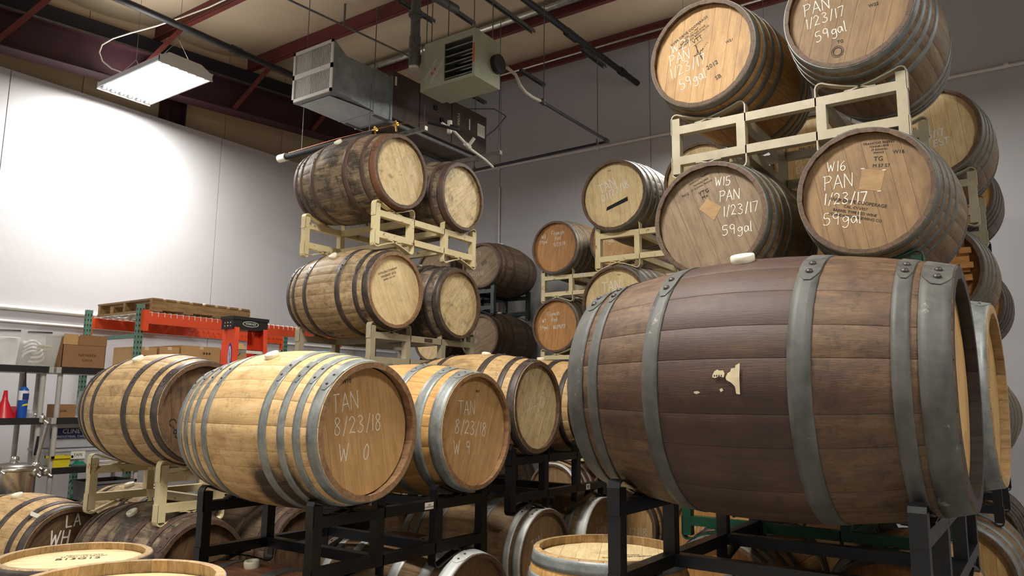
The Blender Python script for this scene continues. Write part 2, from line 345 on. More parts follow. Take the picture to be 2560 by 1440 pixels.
# stroke alphabet for chalk handwriting (unit height, x to about .6)
G = {
 'T': [[(0, 1), (.62, .96)], [(.32, .98), (.28, 0)]],
 'A': [[(0, 0), (.3, 1), (.58, 0)], [(.1, .36), (.5, .38)]],
 'N': [[(.02, 0), (.04, 1), (.52, .02), (.56, 1)]],
 'P': [[(.06, 0), (.1, 1)], [(.0, .98), (.4, 1.0), (.56, .82), (.42, .56), (.1, .5)]],
 'W': [[(0, 1), (.14, .06), (.32, .7), (.48, .05), (.66, 1)]],
 'E': [[(.5, 1), (.05, .98), (.02, 0), (.5, .02)], [(.04, .5), (.42, .52)]],
 'S': [[(.52, .9), (.3, 1), (.08, .85), (.12, .6), (.42, .42), (.5, .18), (.28, 0), (.02, .1)]],
 'L': [[(.06, 1), (.04, .02), (.5, .04)]],
 'H': [[(.04, 0), (.06, 1)], [(.5, 0), (.52, 1)], [(.05, .5), (.5, .52)]],
 'I': [[(.12, 0), (.14, 1)]],
 'F': [[(.04, 0), (.06, 1), (.5, 1)], [(.05, .52), (.4, .54)]],
 'R': [[(.04, 0), (.06, 1), (.4, .98), (.5, .76), (.38, .54), (.06, .5)], [(.26, .52), (.54, 0)]],
 'O': [[(.3, 1), (.06, .7), (.06, .3), (.28, 0), (.52, .3), (.52, .72), (.3, 1)]],
 '0': [[(.26, 1), (.08, .7), (.06, .3), (.22, 0), (.4, .26), (.42, .7), (.26, 1)]],
 '1': [[(.16, .98), (.12, 0)]],
 '2': [[(.02, .8), (.2, 1), (.42, .86), (.4, .6), (.04, .04), (.2, .1), (.5, .04)]],
 '3': [[(.04, .92), (.26, 1), (.44, .8), (.2, .55), (.46, .36), (.4, .08), (.18, 0), (.02, .12)]],
 '4': [[(.36, 0), (.38, 1), (.02, .36), (.52, .38)]],
 '5': [[(.5, 1), (.1, .98), (.08, .58), (.34, .6), (.48, .38), (.38, .08), (.14, 0), (.0, .1)]],
 '6': [[(.42, .96), (.14, .7), (.04, .3), (.2, 0), (.44, .16), (.42, .42), (.22, .48), (.06, .3)]],
 '7': [[(.02, .96), (.5, .98), (.2, 0)]],
 '8': [[(.42, .86), (.24, 1), (.08, .82), (.2, .58), (.42, .34), (.36, .06), (.16, 0), (.04, .2), (.16, .5), (.4, .72), (.42, .86)]],
 '9': [[(.42, .9), (.2, 1), (.04, .76), (.2, .52), (.42, .64), (.44, .9), (.4, 0)]],
 '/': [[(.34, 1.05), (.04, -.08)]],
 '-': [[(.05, .46), (.4, .48)]],
 'g': [[(.42, .5), (.22, .62), (.04, .4), (.2, .16), (.4, .34), (.44, .6), (.42, -.1), (.22, -.32), (.02, -.2)]],
 'a': [[(.4, .5), (.2, .62), (.04, .34), (.18, .04), (.38, .28), (.4, .6), (.46, .04)]],
 'l': [[(.1, 1.05), (.08, .04), (.16, .02)]],
 'e': [[(.06, .34), (.4, .4), (.3, .62), (.1, .52), (.06, .2), (.22, .02), (.42, .12)]],
 'm': [[(.02, 0), (.06, .6), (.12, .5), (.24, .6), (.28, .04), (.34, .5), (.46, .58), (.52, .02)]],
 'i': [[(.08, .58), (.08, .02)], [(.08, .8), (.1, .84)]],
 's': [[(.34, .56), (.16, .62), (.08, .44), (.3, .24), (.24, .02), (.02, .06)]],
 'h': [[(.06, 1), (.06, 0)], [(.06, .4), (.22, .6), (.36, .44), (.38, .02)]],
 'd': [[(.4, .44), (.2, .6), (.04, .3), (.2, .02), (.4, .2)], [(.42, 1), (.42, .02)]],
 ' ': [],
 '~': [[(0, .3), (.2, .5), (.3, .3), (.45, .55), (.5, .3), (.62, .5), (.9, 1.5), (.8, 1.3), (.7, -.7), (.85, .2), (1.1, .55), (1.2, .35), (1.35, .6), (1.45, .4)], [(1.6, .6), (1.7, .62)], [(1.85, .75), (1.95, .78)], [(2.1, .8), (2.2, .84)]],
}
ADV = {'1': .34, 'I': .34, 'l': .3, 'i': .26, '/': .46, '-': .5, 'W': .84, 'm': .66, ' ': .5, 's': .46, 'e': .54, 'a': .58, 'g': .58}
def chalk(mb, text, u, v, h, ang=0, wid=0.0045, squeeze=1.0, jit=0.02, seed=0):
    q = random.Random(hash((len(text), round(u*1000), round(v*1000), seed)) & 0xffff)
    x = 0; ca, sa = cos(rad(ang)), sin(rad(ang)); k = 0
    for ch in text:
        for st in G.get(ch, []):
            P = []
            dx, dy = q.uniform(-jit, jit), q.uniform(-jit, jit)
            for (a, b_) in st:
                px = (x+a+dx)*h*squeeze; py = (b_+dy+q.uniform(-jit, jit)*.5)*h
                P.append(Vector((u+px*ca-py*sa, v+px*sa+py*ca)))
            if len(P) > 2:      # round the strokes
                Q = []
                for i in range(len(P)-1):
                    p0 = P[max(i-1, 0)]; p1 = P[i]; p2 = P[i+1]; p3 = P[min(i+2, len(P)-1)]
                    for t in (0, .33, .66):
                        Q.append(0.5*((2*p1)+(p2-p0)*t+(2*p0-5*p1+4*p2-p3)*t*t+(3*p1-p0-3*p2+p3)*t**3))
                Q.append(P[-1])
                if ch not in 'TANWPEILHFRM147/': P = Q
                else: P = P
            if ch in 'TANWPEILHFRM147/':
                for i in range(len(P)-1):
                    d = (P[i+1]-P[i]); d = d.normalized() if d.length > 1e-9 else Vector((1, 0)); k += 1
                    z = 0.0012+(k % 9)*0.00006; a_, b__ = P[i]-d*wid*.25, P[i+1]+d*wid*.25; w0, w1 = wid/2*q.uniform(.8, 1.2), wid/2*q.uniform(.8, 1.2); nx, ny = -d.y, d.x
                    mb.add([(a_.x+nx*w0, a_.y+ny*w0, z), (a_.x-nx*w0, a_.y-ny*w0, z), (b__.x-nx*w1, b__.y-ny*w1, z), (b__.x+nx*w1, b__.y+ny*w1, z)], [(0, 1, 2, 3)])
                continue
            vs = []; fs = []
            for i, p in enumerate(P):
                d = (P[min(i+1, len(P)-1)]-P[max(i-1, 0)]); d = d.normalized() if d.length > 1e-9 else Vector((1, 0))
                ww = wid/2*q.uniform(.75, 1.2); nx, ny = -d.y*ww, d.x*ww; k += 1
                z = 0.0012 + (k % 9)*0.00006
                vs += [(p.x+nx, p.y+ny, z), (p.x-nx, p.y-ny, z)]
            for i in range(len(P)-1): fs.append((2*i, 2*i+1, 2*i+3, 2*i+2))
            mb.add(vs, fs)
        x += ADV.get(ch, .7)
    return mb
TXT = {}
def text_mesh(body, size, mat, extrude=0.0003, align='CENTER', shear=0.0, sx=1.0):
    key = (body, size, mat, align, shear, sx)
    if key in TXT: return TXT[key]
    cu = bpy.data.curves.new('lettering', 'FONT'); cu.body = body; cu.size = size; cu.align_x = align; cu.align_y = 'CENTER'
    cu.extrude = extrude; cu.resolution_u = 2; cu.shear = shear
    o = bpy.data.objects.new('lettering', cu); COL.objects.link(o)
    bpy.context.view_layer.update()
    me = bpy.data.meshes.new_from_object(o.evaluated_get(bpy.context.evaluated_depsgraph_get()))
    bpy.data.objects.remove(o)
    if sx != 1.0:
        for vv in me.vertices: vv.co.x *= sx
    me.materials.clear(); me.materials.append(MATS[mat])
    TXT[key] = me; return me
def put_text(name, body, size, mat, parent, M, **k): return link(name, text_mesh(body, size, mat, **k), parent, M)
# ------------------------------------------------------------------ barrels
KIND = {  # length, head radius, bilge radius, staves, thickness, recess of the head
    'wine': (0.95, 0.295, 0.348, 25, 0.019, 0.034), 'bour': (0.90, 0.276, 0.332, 25, 0.023, 0.028),
    'golden': (0.95, 0.290, 0.350, 24, 0.024, 0.050), 'tall': (0.958, 0.305, 0.352, 25, 0.026, 0.042),
    'punch': (1.18, 0.360, 0.440, 21, 0.034, 0.036), 'punch2': (1.03, 0.350, 0.410, 24, 0.030, 0.034)}
CACHE = {}
def rad_at(kind, x):
    Lb, rh, rb = KIND[kind][:3]; return rb-(rb-rh)*(2*x/Lb)**2
def stave_mesh(kind, size, ns):
    key = ('stave', kind, size, ns)
    if key in CACHE: return CACHE[key]
    Lb, rh, rb, n, t, rc = KIND[kind]
    half = size*pi/n; mb = MB(); vs = []; fs = []
    for i in range(ns):
        x = -Lb/2+Lb*i/(ns-1); r = rad_at(kind, x)
        g = 0.0004/r; c = 0.0022/r
        for a, rr in ((-half+g, r-.0007), (-half+c, r), (0, r), (half-c, r), (half-g, r-.0007), (half-g, r-t), (-half+g, r-t)):
            vs.append((x, rr*sin(a), rr*cos(a)))
    sm = []
    for i in range(ns-1):
        for k in range(7):
            a = i*7+k; b_ = i*7+(k+1) % 7
            mb_f = (a, b_, b_+7, a+7); fs.append(mb_f); sm.append(k in (1, 2))
    fs.append(tuple(range(6, -1, -1))); sm.append(False)
    e = (ns-1)*7; fs.append(tuple(range(e, e+7))); sm.append(False)
    mb.add(vs, fs); mb.sm = sm
    me = mb.mesh('stave'); me.flip_normals(); CACHE[key] = me; me.materials.append(None)
    for p_ in me.polygons:
        if p_.index >= (ns-1)*7 or p_.index % 7 == 5: p_.material_index = 1
    return me
def body_mesh(kind):       # all staves joined, for barrels the picture shows next to nothing of
    key = ('body', kind)
    if key in CACHE: return CACHE[key]
    Lb, rh, rb, n, t, rc = KIND[kind]; mb = MB()
    prof = [(rad_at(kind, -Lb/2+Lb*i/6), -Lb/2+Lb*i/6) for i in range(7)]
    prof = [(rh-t, -Lb/2)]+prof+[(rh-t, Lb/2), (rh-t, Lb/2-rc-.01)]
    vs = []; fs = []
    for r, x in prof:
        for k in range(n): vs.append((x, r*sin(2*pi*k/n), r*cos(2*pi*k/n)))
    for i in range(len(prof)-1):
        for k in range(n): fs.append((i*n+k, (i+1)*n+k, (i+1)*n+(k+1) % n, i*n+(k+1) % n))
    mb.add(vs, fs, True); CACHE[key] = mb.mesh('body'); return CACHE[key]
def board_meshes(kind):
    key = ('boards', kind)
    if key in CACHE: return CACHE[key]
    Lb, rh, rb, n, t, rc = KIND[kind]; R = rh-t+.004
    ws = [1.1, .82, 1.15, .95, 1.2, .8, 1.0]; tot = sum(ws); out = []; y = -R
    for w_ in ws:
        y1 = y+2*R*w_/tot; a, b_ = y+.00035, y1-.00035
        a = max(a, -R+.001); b_ = min(b_, R-.001)
        K = 6; up = [(sqrt(max(R*R-(a+(b_-a)*i/K)**2, 0)), a+(b_-a)*i/K) for i in range(K+1)]
        ring = up+[(-x, yy) for x, yy in reversed(up)]
        mb = MB(); nn = len(ring); ch = .0005
        cx = 0; cy = (a+b_)/2
        top = [(x*(1-ch/R), cy+(yy-cy)*(1-2*ch/max(b_-a, .01)), 0) for x, yy in ring]
        mid = [(x, yy, -ch) for x, yy in ring]; bot = [(x, yy, -.018) for x, yy in ring]
        vs = top+mid+bot; fs = [tuple(reversed(range(nn)))]
        for l in (0, 1):
            for k in range(nn): fs.append((l*nn+k, l*nn+(k+1) % nn, (l+1)*nn+(k+1) % nn, (l+1)*nn+k))
        mb.add(vs, fs); me = mb.mesh('head_board'); out.append(me); y = y1
    CACHE[key] = out; return out
def head_disc(kind):
    key = ('disc', kind)
    if key in CACHE: return CACHE[key]
    Lb, rh, rb, n, t, rc = KIND[kind]; R = rh-t+.004; mb = MB()
    vs = [(R*cos(2*pi*k/40), R*sin(2*pi*k/40), 0) for k in range(40)]+[(R*cos(2*pi*k/40), R*sin(2*pi*k/40), -.018) for k in range(40)]
    mb.add(vs, [tuple(range(40)), tuple(reversed(range(40, 80)))]); CACHE[key] = mb.mesh('rear_head'); return CACHE[key]
def hoop_mesh(kind, s0, s1, tab=True, n=60, off=.0028):
    key = ('hoop', kind, round(s0, 4), round(s1, 4), tab, n)
    if key in CACHE: return CACHE[key]
    Lb, rh, rb = KIND[kind][:3]; mb = MB(); xa, xb = Lb/2-s1*Lb, Lb/2-s0*Lb
    if s0 <= 0: xb -= .004
    if s1 >= 1: xa += .004
    K = 3; xs = [xa+(xb-xa)*i/K for i in range(K+1)]
    prof = [(rad_at(kind, xa)-.0015, xa)]+[(rad_at(kind, x)+off, x) for x in xs]+[(rad_at(kind, xb)-.0015, xb)]
    vs = []; fs = []
    for r, x in prof:
        for k in range(n): vs.append((x, r*sin(2*pi*k/n), r*cos(2*pi*k/n)))
    for i in range(len(prof)-1):
        for k in range(n): fs.append((i*n+k, (i+1)*n+k, (i+1)*n+(k+1) % n, i*n+(k+1) % n))
    mb.add(vs, fs, True)
    for j in range(len(fs)):
        if j < n or j >= len(fs)-n: mb.sm[j] = False
    if tab:      # overlapping, rounded end of the band
        wd = xb-xa; a0 = -0.02; a1 = 0.13/rb; M_ = 7; vs = []; fs = []
        for i in range(M_+1):
            a = a0+(a1-a0)*i/M_; q = 1.0 if i < M_-2 else (0.9, 0.66, 0.3)[i-(M_-2)]
            for j in range(3):
                x = (xa+xb)/2+(j-1)*wd/2*q; r = rad_at(kind, x)+off+.003
                vs.append((x, -r*sin(a), r*cos(a)))
        for i in range(M_):
            for j in range(2): fs.append((i*3+j, (i+1)*3+j, (i+1)*3+j+1, i*3+j+1))
        nv = len(vs); low = [(x, y*(1-.0045/rb), z*(1-.0045/rb)) for x, y, z in vs]
        edge = [i*3 for i in range(M_+1)]+[M_*3+1]+[i*3+2 for i in range(M_, -1, -1)]
        for i in range(len(edge)-1):
            fs.append((edge[i], edge[i+1], edge[i+1]+nv, edge[i]+nv))
        mb.add(vs+low, fs)
    CACHE[key] = mb.mesh('hoop'); return CACHE[key]
def rivet_mesh(r):
    key = ('rivet', r)
    if key in CACHE: return CACHE[key]
    mb = MB().lathe([(r, -.002), (r*.9, r*.35), (r*.5, r*.62), (0.0001, r*.7)], 8); CACHE[key] = mb.mesh('rivet', 'rivet_steel'); return CACHE[key]
def bung_mesh(r=.032, h=.022):
    key = ('bung', r, h)
    if key in CACHE: return CACHE[key]
    mb = MB().lathe([(r*.8, -.02), (r*.92, 0), (r, h*.2), (r, h*.85), (r*.93, h), (r*.55, h), (r*.5, h*.72), (.0001, h*.70)], 20)
    CACHE[key] = mb.mesh('bung', 'bung_white'); return CACHE[key]

H8 = [(0, .055), (.088, .125), (.17, .207), (.27, .315), (.685, .73), (.793, .83), (.875, .912), (.945, 1)]
H6 = [(0, .058), (.105, .145), (.275, .325), (.675, .725), (.855, .895), (.942, 1)]
H6W = [(0, .075), (.12, .18), (.30, .36), (.64, .70), (.82, .88), (.925, 1)]
HP = [(0, .068), (.084, .122), (.290, .344), (.684, .730), (.884, .918), (.938, 1)]
HLAY = Matrix(((0, 0, 1, 0), (1, 0, 0, 0), (0, 1, 0, 0), (0, 0, 0, 1)))   # head plane: x right, y up, z out

def barrel(label, kind, mid, yawd, body, head, hoopm, hoops=H8, lod=1, roll=0.0, board=90, bung=True, writing=(), chalk_mat='chalk',
           group=None, upright=False, first_hoop=None, tabs=True, seed=0, hoop_mats=None, open_head=False, bung_size=(.032, .022), bung_x=0.0, name=None, chime='chime_brown'):
    Lb, rh, rb, n, t, rc = KIND[kind]; q = random.Random(seed*13+5)
    nm = name or {'wine': 'wine_barrel', 'golden': 'wine_barrel', 'tall': 'wine_barrel', 'bour': 'whiskey_barrel', 'punch': 'puncheon', 'punch2': 'puncheon'}[kind]
    if upright:
        B = T(0, 0, Lb/2)@RY(rad(-90)); base = (mid[0], mid[1], FLOOR)
    else:
        B = T(0, 0, rb); base = (mid[0], mid[1], mid[2]-rb)
    t_ = thing(nm, label, 'barrel', base, rad(yawd), group)
    B = B@RX(rad(roll))
    if lod == 2:
        link('body', body_mesh(kind), t_, B, body)
        link('head', head_disc(kind), t_, B@T(Lb/2-rc, 0, 0)@HLAY, head)
        link('rear_head', head_disc(kind), t_, B@RZ(pi)@T(Lb/2-rc, 0, 0)@HLAY, head)
        for (a, b_) in hoops: link('hoop', hoop_mesh(kind, a, b_, False, 40), t_, B, hoopm)
        return t_
    # staves of three widths
    sizes = []; 
    while len(sizes) < n: sizes += [1.0, .78, 1.25, 1.0, 1.2, .8]
    sizes = sizes[:n]; tot = sum(sizes); q.shuffle(sizes); a = 0.0
    fix = n/tot; ns = 13 if lod == 0 else 9
    for s_ in sizes:
        w_ = round(s_*fix, 4); c = a+w_*pi/n
        so = link('stave', stave_mesh(kind, w_, ns), t_, B@RX(-c), body); so.material_slots[1].link = 'OBJECT'; so.material_slots[1].material = MATS[chime]; a += 2*w_*pi/n
    HM = B@RX(-rad(roll))@T(Lb/2-rc, 0, 0)@HLAY
    if not open_head:
        for me in board_meshes(kind):
            link('head_board', me, t_, HM@T(0, 0, q.uniform(-.0006, .0006))@RZ(rad(board)), head)
    else:
        link('head', head_disc(kind), t_, HM@T(0, 0, -.05), head)
    link('rear_head', head_disc(kind), t_, B@RZ(pi)@T(Lb/2-rc, 0, 0)@HLAY, head)
    for i, (a, b_) in enumerate(hoops):
        mt = hoopm
        if hoop_mats and i in hoop_mats: mt = hoop_mats[i]
        if i == 0 and first_hoop: mt = first_hoop
        ta = q.uniform(-4, 4)
        h_ = link('hoop', hoop_mesh(kind, a, b_, tabs, 60 if lod else 84), t_, B@RX(rad(7+ta)), mt)
        if tabs and lod <= 1:
            x = Lb/2-(a+b_)/2*Lb
            rr = .0065 if kind != 'punch' else .012
            for an in (.035, .095) if kind != 'punch' else (.03, .085):
                link('rivet', rivet_mesh(rr), h_, RX(an/rb)@T(x, 0, rad_at(kind, x)+.0055))
    if bung:
        link('bung', bung_mesh(*bung_size), t_, B@T(bung_x, 0, rb-.002))
    ch = MB(); ik = MB()
    for wr in writing:
        if wr[0] == 'chalk': chalk(ch, *wr[1:])
        elif wr[0] == 'ink': chalk(ik, *wr[1:])
        elif wr[0] == 'stamp':      # text, u, v, size, angle
            _, s_, u, v, sz, an = wr[:6]; mt = wr[6] if len(wr) > 6 else 'ink_black'
            put_text('stamp', s_, sz, mt, t_, HM@T(u, v, .0014)@RZ(rad(an)), extrude=.0002)
    if ik.v: obj('signature', ik, 'ink_black', t_, HM)
    if ch.v:
        c = obj('chalk_writing', ch, chalk_mat, t_, HM)
    t_['_hm'] = 0; del t_['_hm']
    return t_, B, HM

def patch(name, poly, mat, parent, M, th=.0006, z=.0012):
    mb = MB(); n = len(poly)
    mb.add([(x, y, z+th) for x, y in poly]+[(x, y, z) for x, y in poly], [tuple(range(n)), tuple(reversed(range(n, 2*n)))]+[(k, n+k, n+(k+1) % n, (k+1) % n) for k in range(n)])
    return obj(name, mb, mat, parent, M)
def surf_patch(name, kind, poly, mat, parent, B, off=.0016):
    # thin paper on the round side of a barrel: poly of (x along the barrel, angle in degrees from the top, +y side)
    mb = MB(); vs = []
    cx = sum(p[0] for p in poly)/len(poly); ca = sum(p[1] for p in poly)/len(poly)
    for x, a in poly+[(cx, ca)]:
        r = rad_at(kind, x)+off; vs.append((x, r*sin(rad(a)), r*cos(rad(a))))
    n = len(poly); mb.add(vs, [(k, (k+1) % n, n) for k in range(n)])
    return obj(name, mb, mat, parent, B)

# ------------------------------------------------------------------ barrel racks
def rack(label, cx, cy, yawd, zt, zb, mat, W=1.12, D=.76, inner=.20, tagged=None, rtag=None, group=None):
    t_ = thing('barrel_rack', label, 'rack', (cx, cy, zb-.05), rad(yawd), group)
    z0 = zb-.05; A = T(0, 0, -z0)
    key = ('rack', round(zt-zb, 3), W, D, inner)
    if key not in CACHE:
        h = zt-zb; s = .046
        ms = {}
        ms['rail'] = MB().box(-W/2+s/2, W/2-s/2, -s/2, s/2, -s, 0).mesh('rail')
        ms['post_end'] = MB().box(-s/2, s/2, -s/2, s/2, -.05, h+.045).mesh('post')
        ms['post_in'] = MB().box(-s/2, s/2, -s/2, s/2, s, h-s).mesh('post')
        ms['cross'] = MB().box(-s/2, s/2, -D/2+s/2, D/2-s/2, -s, 0).mesh('cross_bar')
        wb = W/2-inner
        def sp(up):     # from the post, round the corner, down to the rail
            k = .24*wb/.36
            P = [(-.004, -.045), (-.004, .045), (0.002, .060), (.014, .068), (.03, .068), (.06, .055), (k*.55, .030), (k, .003), (k+.03, .002)]
            return [(x, z*up) for x, z in P]
        ms['strap_up'] = MB().strap(sp(1), s, .007).mesh('saddle_strap')
        ms['strap_dn'] = MB().strap(sp(-1), s, .007).mesh('saddle_strap')
        CACHE[key] = ms
    ms = CACHE[key]; h = zt-zb; s = .046
    o = T(0, 0, .05)
    for y in (-D/2, D/2):
        for z in (h, s): link('rail', ms['rail'], t_, o@T(0, y, z), mat)
        for x in (-W/2, W/2): link('post', ms['post_end'], t_, o@T(x, y, 0), mat)
        for x in (-inner, inner): link('post', ms['post_in'], t_, o@T(x, y, 0), mat)
        for x, f in ((-W/2-.02, 1), (-inner+.02, -1), (inner-.02, 1), (W/2+.02, -1)):
            fl = Matrix.Identity(4) if f > 0 else RZ(pi)
            link('saddle_strap', ms['strap_up'], t_, o@T(x, y, h)@fl, mat)
            link('saddle_strap', ms['strap_dn'], t_, o@T(x, y, 0)@fl, mat)
    for x in (-inner, inner):
        for z in (h, s): link('cross_bar', ms['cross'], t_, o@T(x, 0, z), mat)
    if tagged:      # paper tag on the front rail: (x, z fraction 0 low / 1 high, w, h, text, side)
        for x, top, w_, h_, txt, side in tagged:
            zz = .05+(h-s/2 if top else s/2); y = side*(D/2+s/2+.001)
            mb = MB().box(-w_/2, w_/2, -.0006, .0006, -h_/2, h_/2)
            R_ = T(x, y, zz)@(RZ(pi) if side > 0 else Matrix.Identity(4))
            g_ = obj('tag', mb, 'paper_white' if txt != '#' else 'rusty_hoop', t_, R_); g_['label'] = 'paper tag' if txt != '#' else 'rusty number plate'
            if txt and txt != '#':
                put_text('tag_print', txt, h_*.3, 'ink_black', g_, T(0, -.0008, 0)@RX(pi/2))
    return t_
# ================================================================== THE HALL
struct('floor', MB().box(-5, 8.6, -5, 8.4, FLOOR-.1, FLOOR), 'concrete')
def panelled(name, axis, plane, thick, a0, a1, z0, z1, w_, off, mat):
    root = bpy.data.objects.new(name, None); COL.objects.link(root); root['kind'] = 'structure'
    e = a0; cuts = [a0]; x = off
    while x < a1:
        if x > a0+.05: cuts.append(x)
        x += w_
    cuts.append(a1)
    for i in range(len(cuts)-1):
        p, q_ = cuts[i]+.004, cuts[i+1]-.004
        mb = MB().box(p, q_, plane, plane+thick, z0, z1) if axis == 'x' else MB().box(plane, plane+thick, p, q_, z0, z1)
        obj('panel', mb, mat, root)
    bk = MB().box(a0, a1, plane+.02, plane+thick+.05, z0, z1) if axis == 'x' else MB().box(plane+.02, plane+thick+.05, a0, a1, z0, z1)
    obj('backing', bk, mat, root)
    return root
panelled('wall_left', 'x', 8.10, .3, -5, 8.6, FLOOR, 4.565, 2.34, -4.12, 'wall_paint')
panelled('wall_left_upper', 'x', 8.30, .12, -5, 8.6, 4.565, 6.2, .87, -4.17, 'upper_tan')
panelled('wall_back', 'y', 8.45, .2, -5, 8.4, FLOOR, 6.25, 2.34, -3.16, 'back_paint')
struct('wall_right', MB().box(-5, 8.6, -5.2, -5, FLOOR, 6.2), 'back_paint')
struct('wall_front', MB().box(-5.2, -5, -5, 8.4, FLOOR, 6.2), 'back_paint')
def roof(x): return 5.15+.08*x
PX = [-4.25, -3.02, -1.79, -.56, .67, 1.895, 3.125, 4.386, 5.648, 6.843, 8.047]
# insulation blanket sagging between the purlins
mb = MB(); xs = []; 
for i in range(len(PX)-1):
    for k in range(6): xs.append((PX[i]+(PX[i+1]-PX[i])*k/6, k/6))
xs = [(-5, 0)]+xs+[(PX[-1], 0), (8.6, 0)]
NY = 60; q = random.Random(3)
sagn = [[q.uniform(.7, 1.3) for _ in range(NY+1)] for _ in range(14)]
vs = []
for i, (x, t) in enumerate(xs):
    for j in range(NY+1):
        y = -5+13.4*j/NY; b_ = sagn[min(i//6, 13)][j]*.5+sagn[min(i//6, 13)][(j+3) % (NY+1)]*.5
        seam = -.015 if (j % 6) == 0 else 0
        vs.append((x, y, roof(x)+.215-sin(pi*t)*.075*b_-seam*sin(pi*t)))
fs = []
for i in range(len(xs)-1):
    for j in range(NY): a = i*(NY+1)+j; fs.append((a, a+1, a+NY+2, a+NY+1))
mb.add(vs, fs, True); struct('ceiling', mb, 'insulation')
struct('roof_deck', MB().add([(-5.2, -5.2, roof(-5.2)+.34), (8.7, -5.2, roof(8.7)+.34), (8.7, 8.6, roof(8.7)+.34), (-5.2, 8.6, roof(-5.2)+.34),
     (-5.2, -5.2, roof(-5.2)+.38), (8.7, -5.2, roof(8.7)+.38), (8.7, 8.6, roof(8.7)+.38), (-5.2, 8.6, roof(-5.2)+.38)],
     [(0, 1, 2, 3), (7, 6, 5, 4), (0, 4, 5, 1), (1, 5, 6, 2), (2, 6, 7, 3), (3, 7, 4, 0)]), 'upper_tan')
for i, x in enumerate(PX):
    z = roof(x)
    mb = MB().box(x-.0015, x+.0015, -5, 8.28, z, z+.205).box(x-.065, x, -5, 8.28, z, z+.003).box(x-.065, x-.062, -5, 8.28, z, z+.018).box(x, x+.065, -5, 8.28, z+.202, z+.205)
    struct('purlin', mb, 'primer_red')
def slab(y0, y1, lo, hi, name, mat):     # sloping with the roof; heights above the rafter's foot line
    f = lambda x: 4.418+.078*x
    return struct(name, MB().add([(x, yy, z) for x in (-5, 8.44) for yy in (y0, y1) for z in (f(x)+lo, (roof(x)-.002) if hi is None else f(x)+hi)],
                      [(0, 1, 3, 2), (4, 6, 7, 5), (0, 4, 5, 1), (2, 3, 7, 6), (0, 2, 6, 4), (1, 5, 7, 3)]), mat)
for y in (7.85, -2.6):
    slab(y-.11, y+.11, 0, .014, 'rafter_flange', 'rafter_red'); slab(y-.005, y+.005, .014, .36, 'rafter', 'rafter_red'); slab(y-.11, y+.11, .36, .374, 'rafter_flange', 'rafter_red')
slab(8.16, 8.20, .36, None, 'eave_shade', 'eave_shade_dark')  # dark sheet standing in for the shade between rafter and purlins
slab(7.98, 8.04, .46, .50, 'trim_1', 'strut_steel')
for i, x in enumerate(PX[4:]):
    z0_ = 4.418+.078*(x-.5)
    struct('flange_brace', MB().bar((x-.50, 7.78, z0_+.02), (x-.02, 7.70, roof(x)), .05, .05), 'primer_red')
struct('column', MB().box(4.52, 4.535, 8.1, 8.3, 4.565, 5.0).box(4.735, 4.75, 8.1, 8.3, 4.565, 5.0).box(4.535, 4.735, 8.19, 8.21, 4.565, 5.0), 'rafter_red')
# conduits along the walls
mb = MB().tube([(-5, 8.075, 2.21), (3.75, 8.075, 2.235), (8.4, 8.075, 2.25)], .022, 8); struct('wall_conduit', mb, 'conduit_paint')
mb = MB().tube([(-5, 8.085, 2.085), (8.4, 8.085, 2.115)], .014, 8); struct('wall_conduit', mb, 'conduit_paint')
mb = MB().tube([(8.43, 8.0, 4.73), (8.43, 3.0, 4.70), (8.43, -5, 4.66)], .019, 8)
for y in (6.2, 4.6, 3.1, 1.6, .1): mb.tube([(8.43, y-.02, 4.70), (8.43, y+.02, 4.70)], .026, 8)
struct('wall_conduit', mb, 'grey_conduit')
struct('wall_conduit', MB().tube([(8.43, 6.19, 4.42), (8.43, 6.19, .5)], .013, 8), 'grey_conduit')

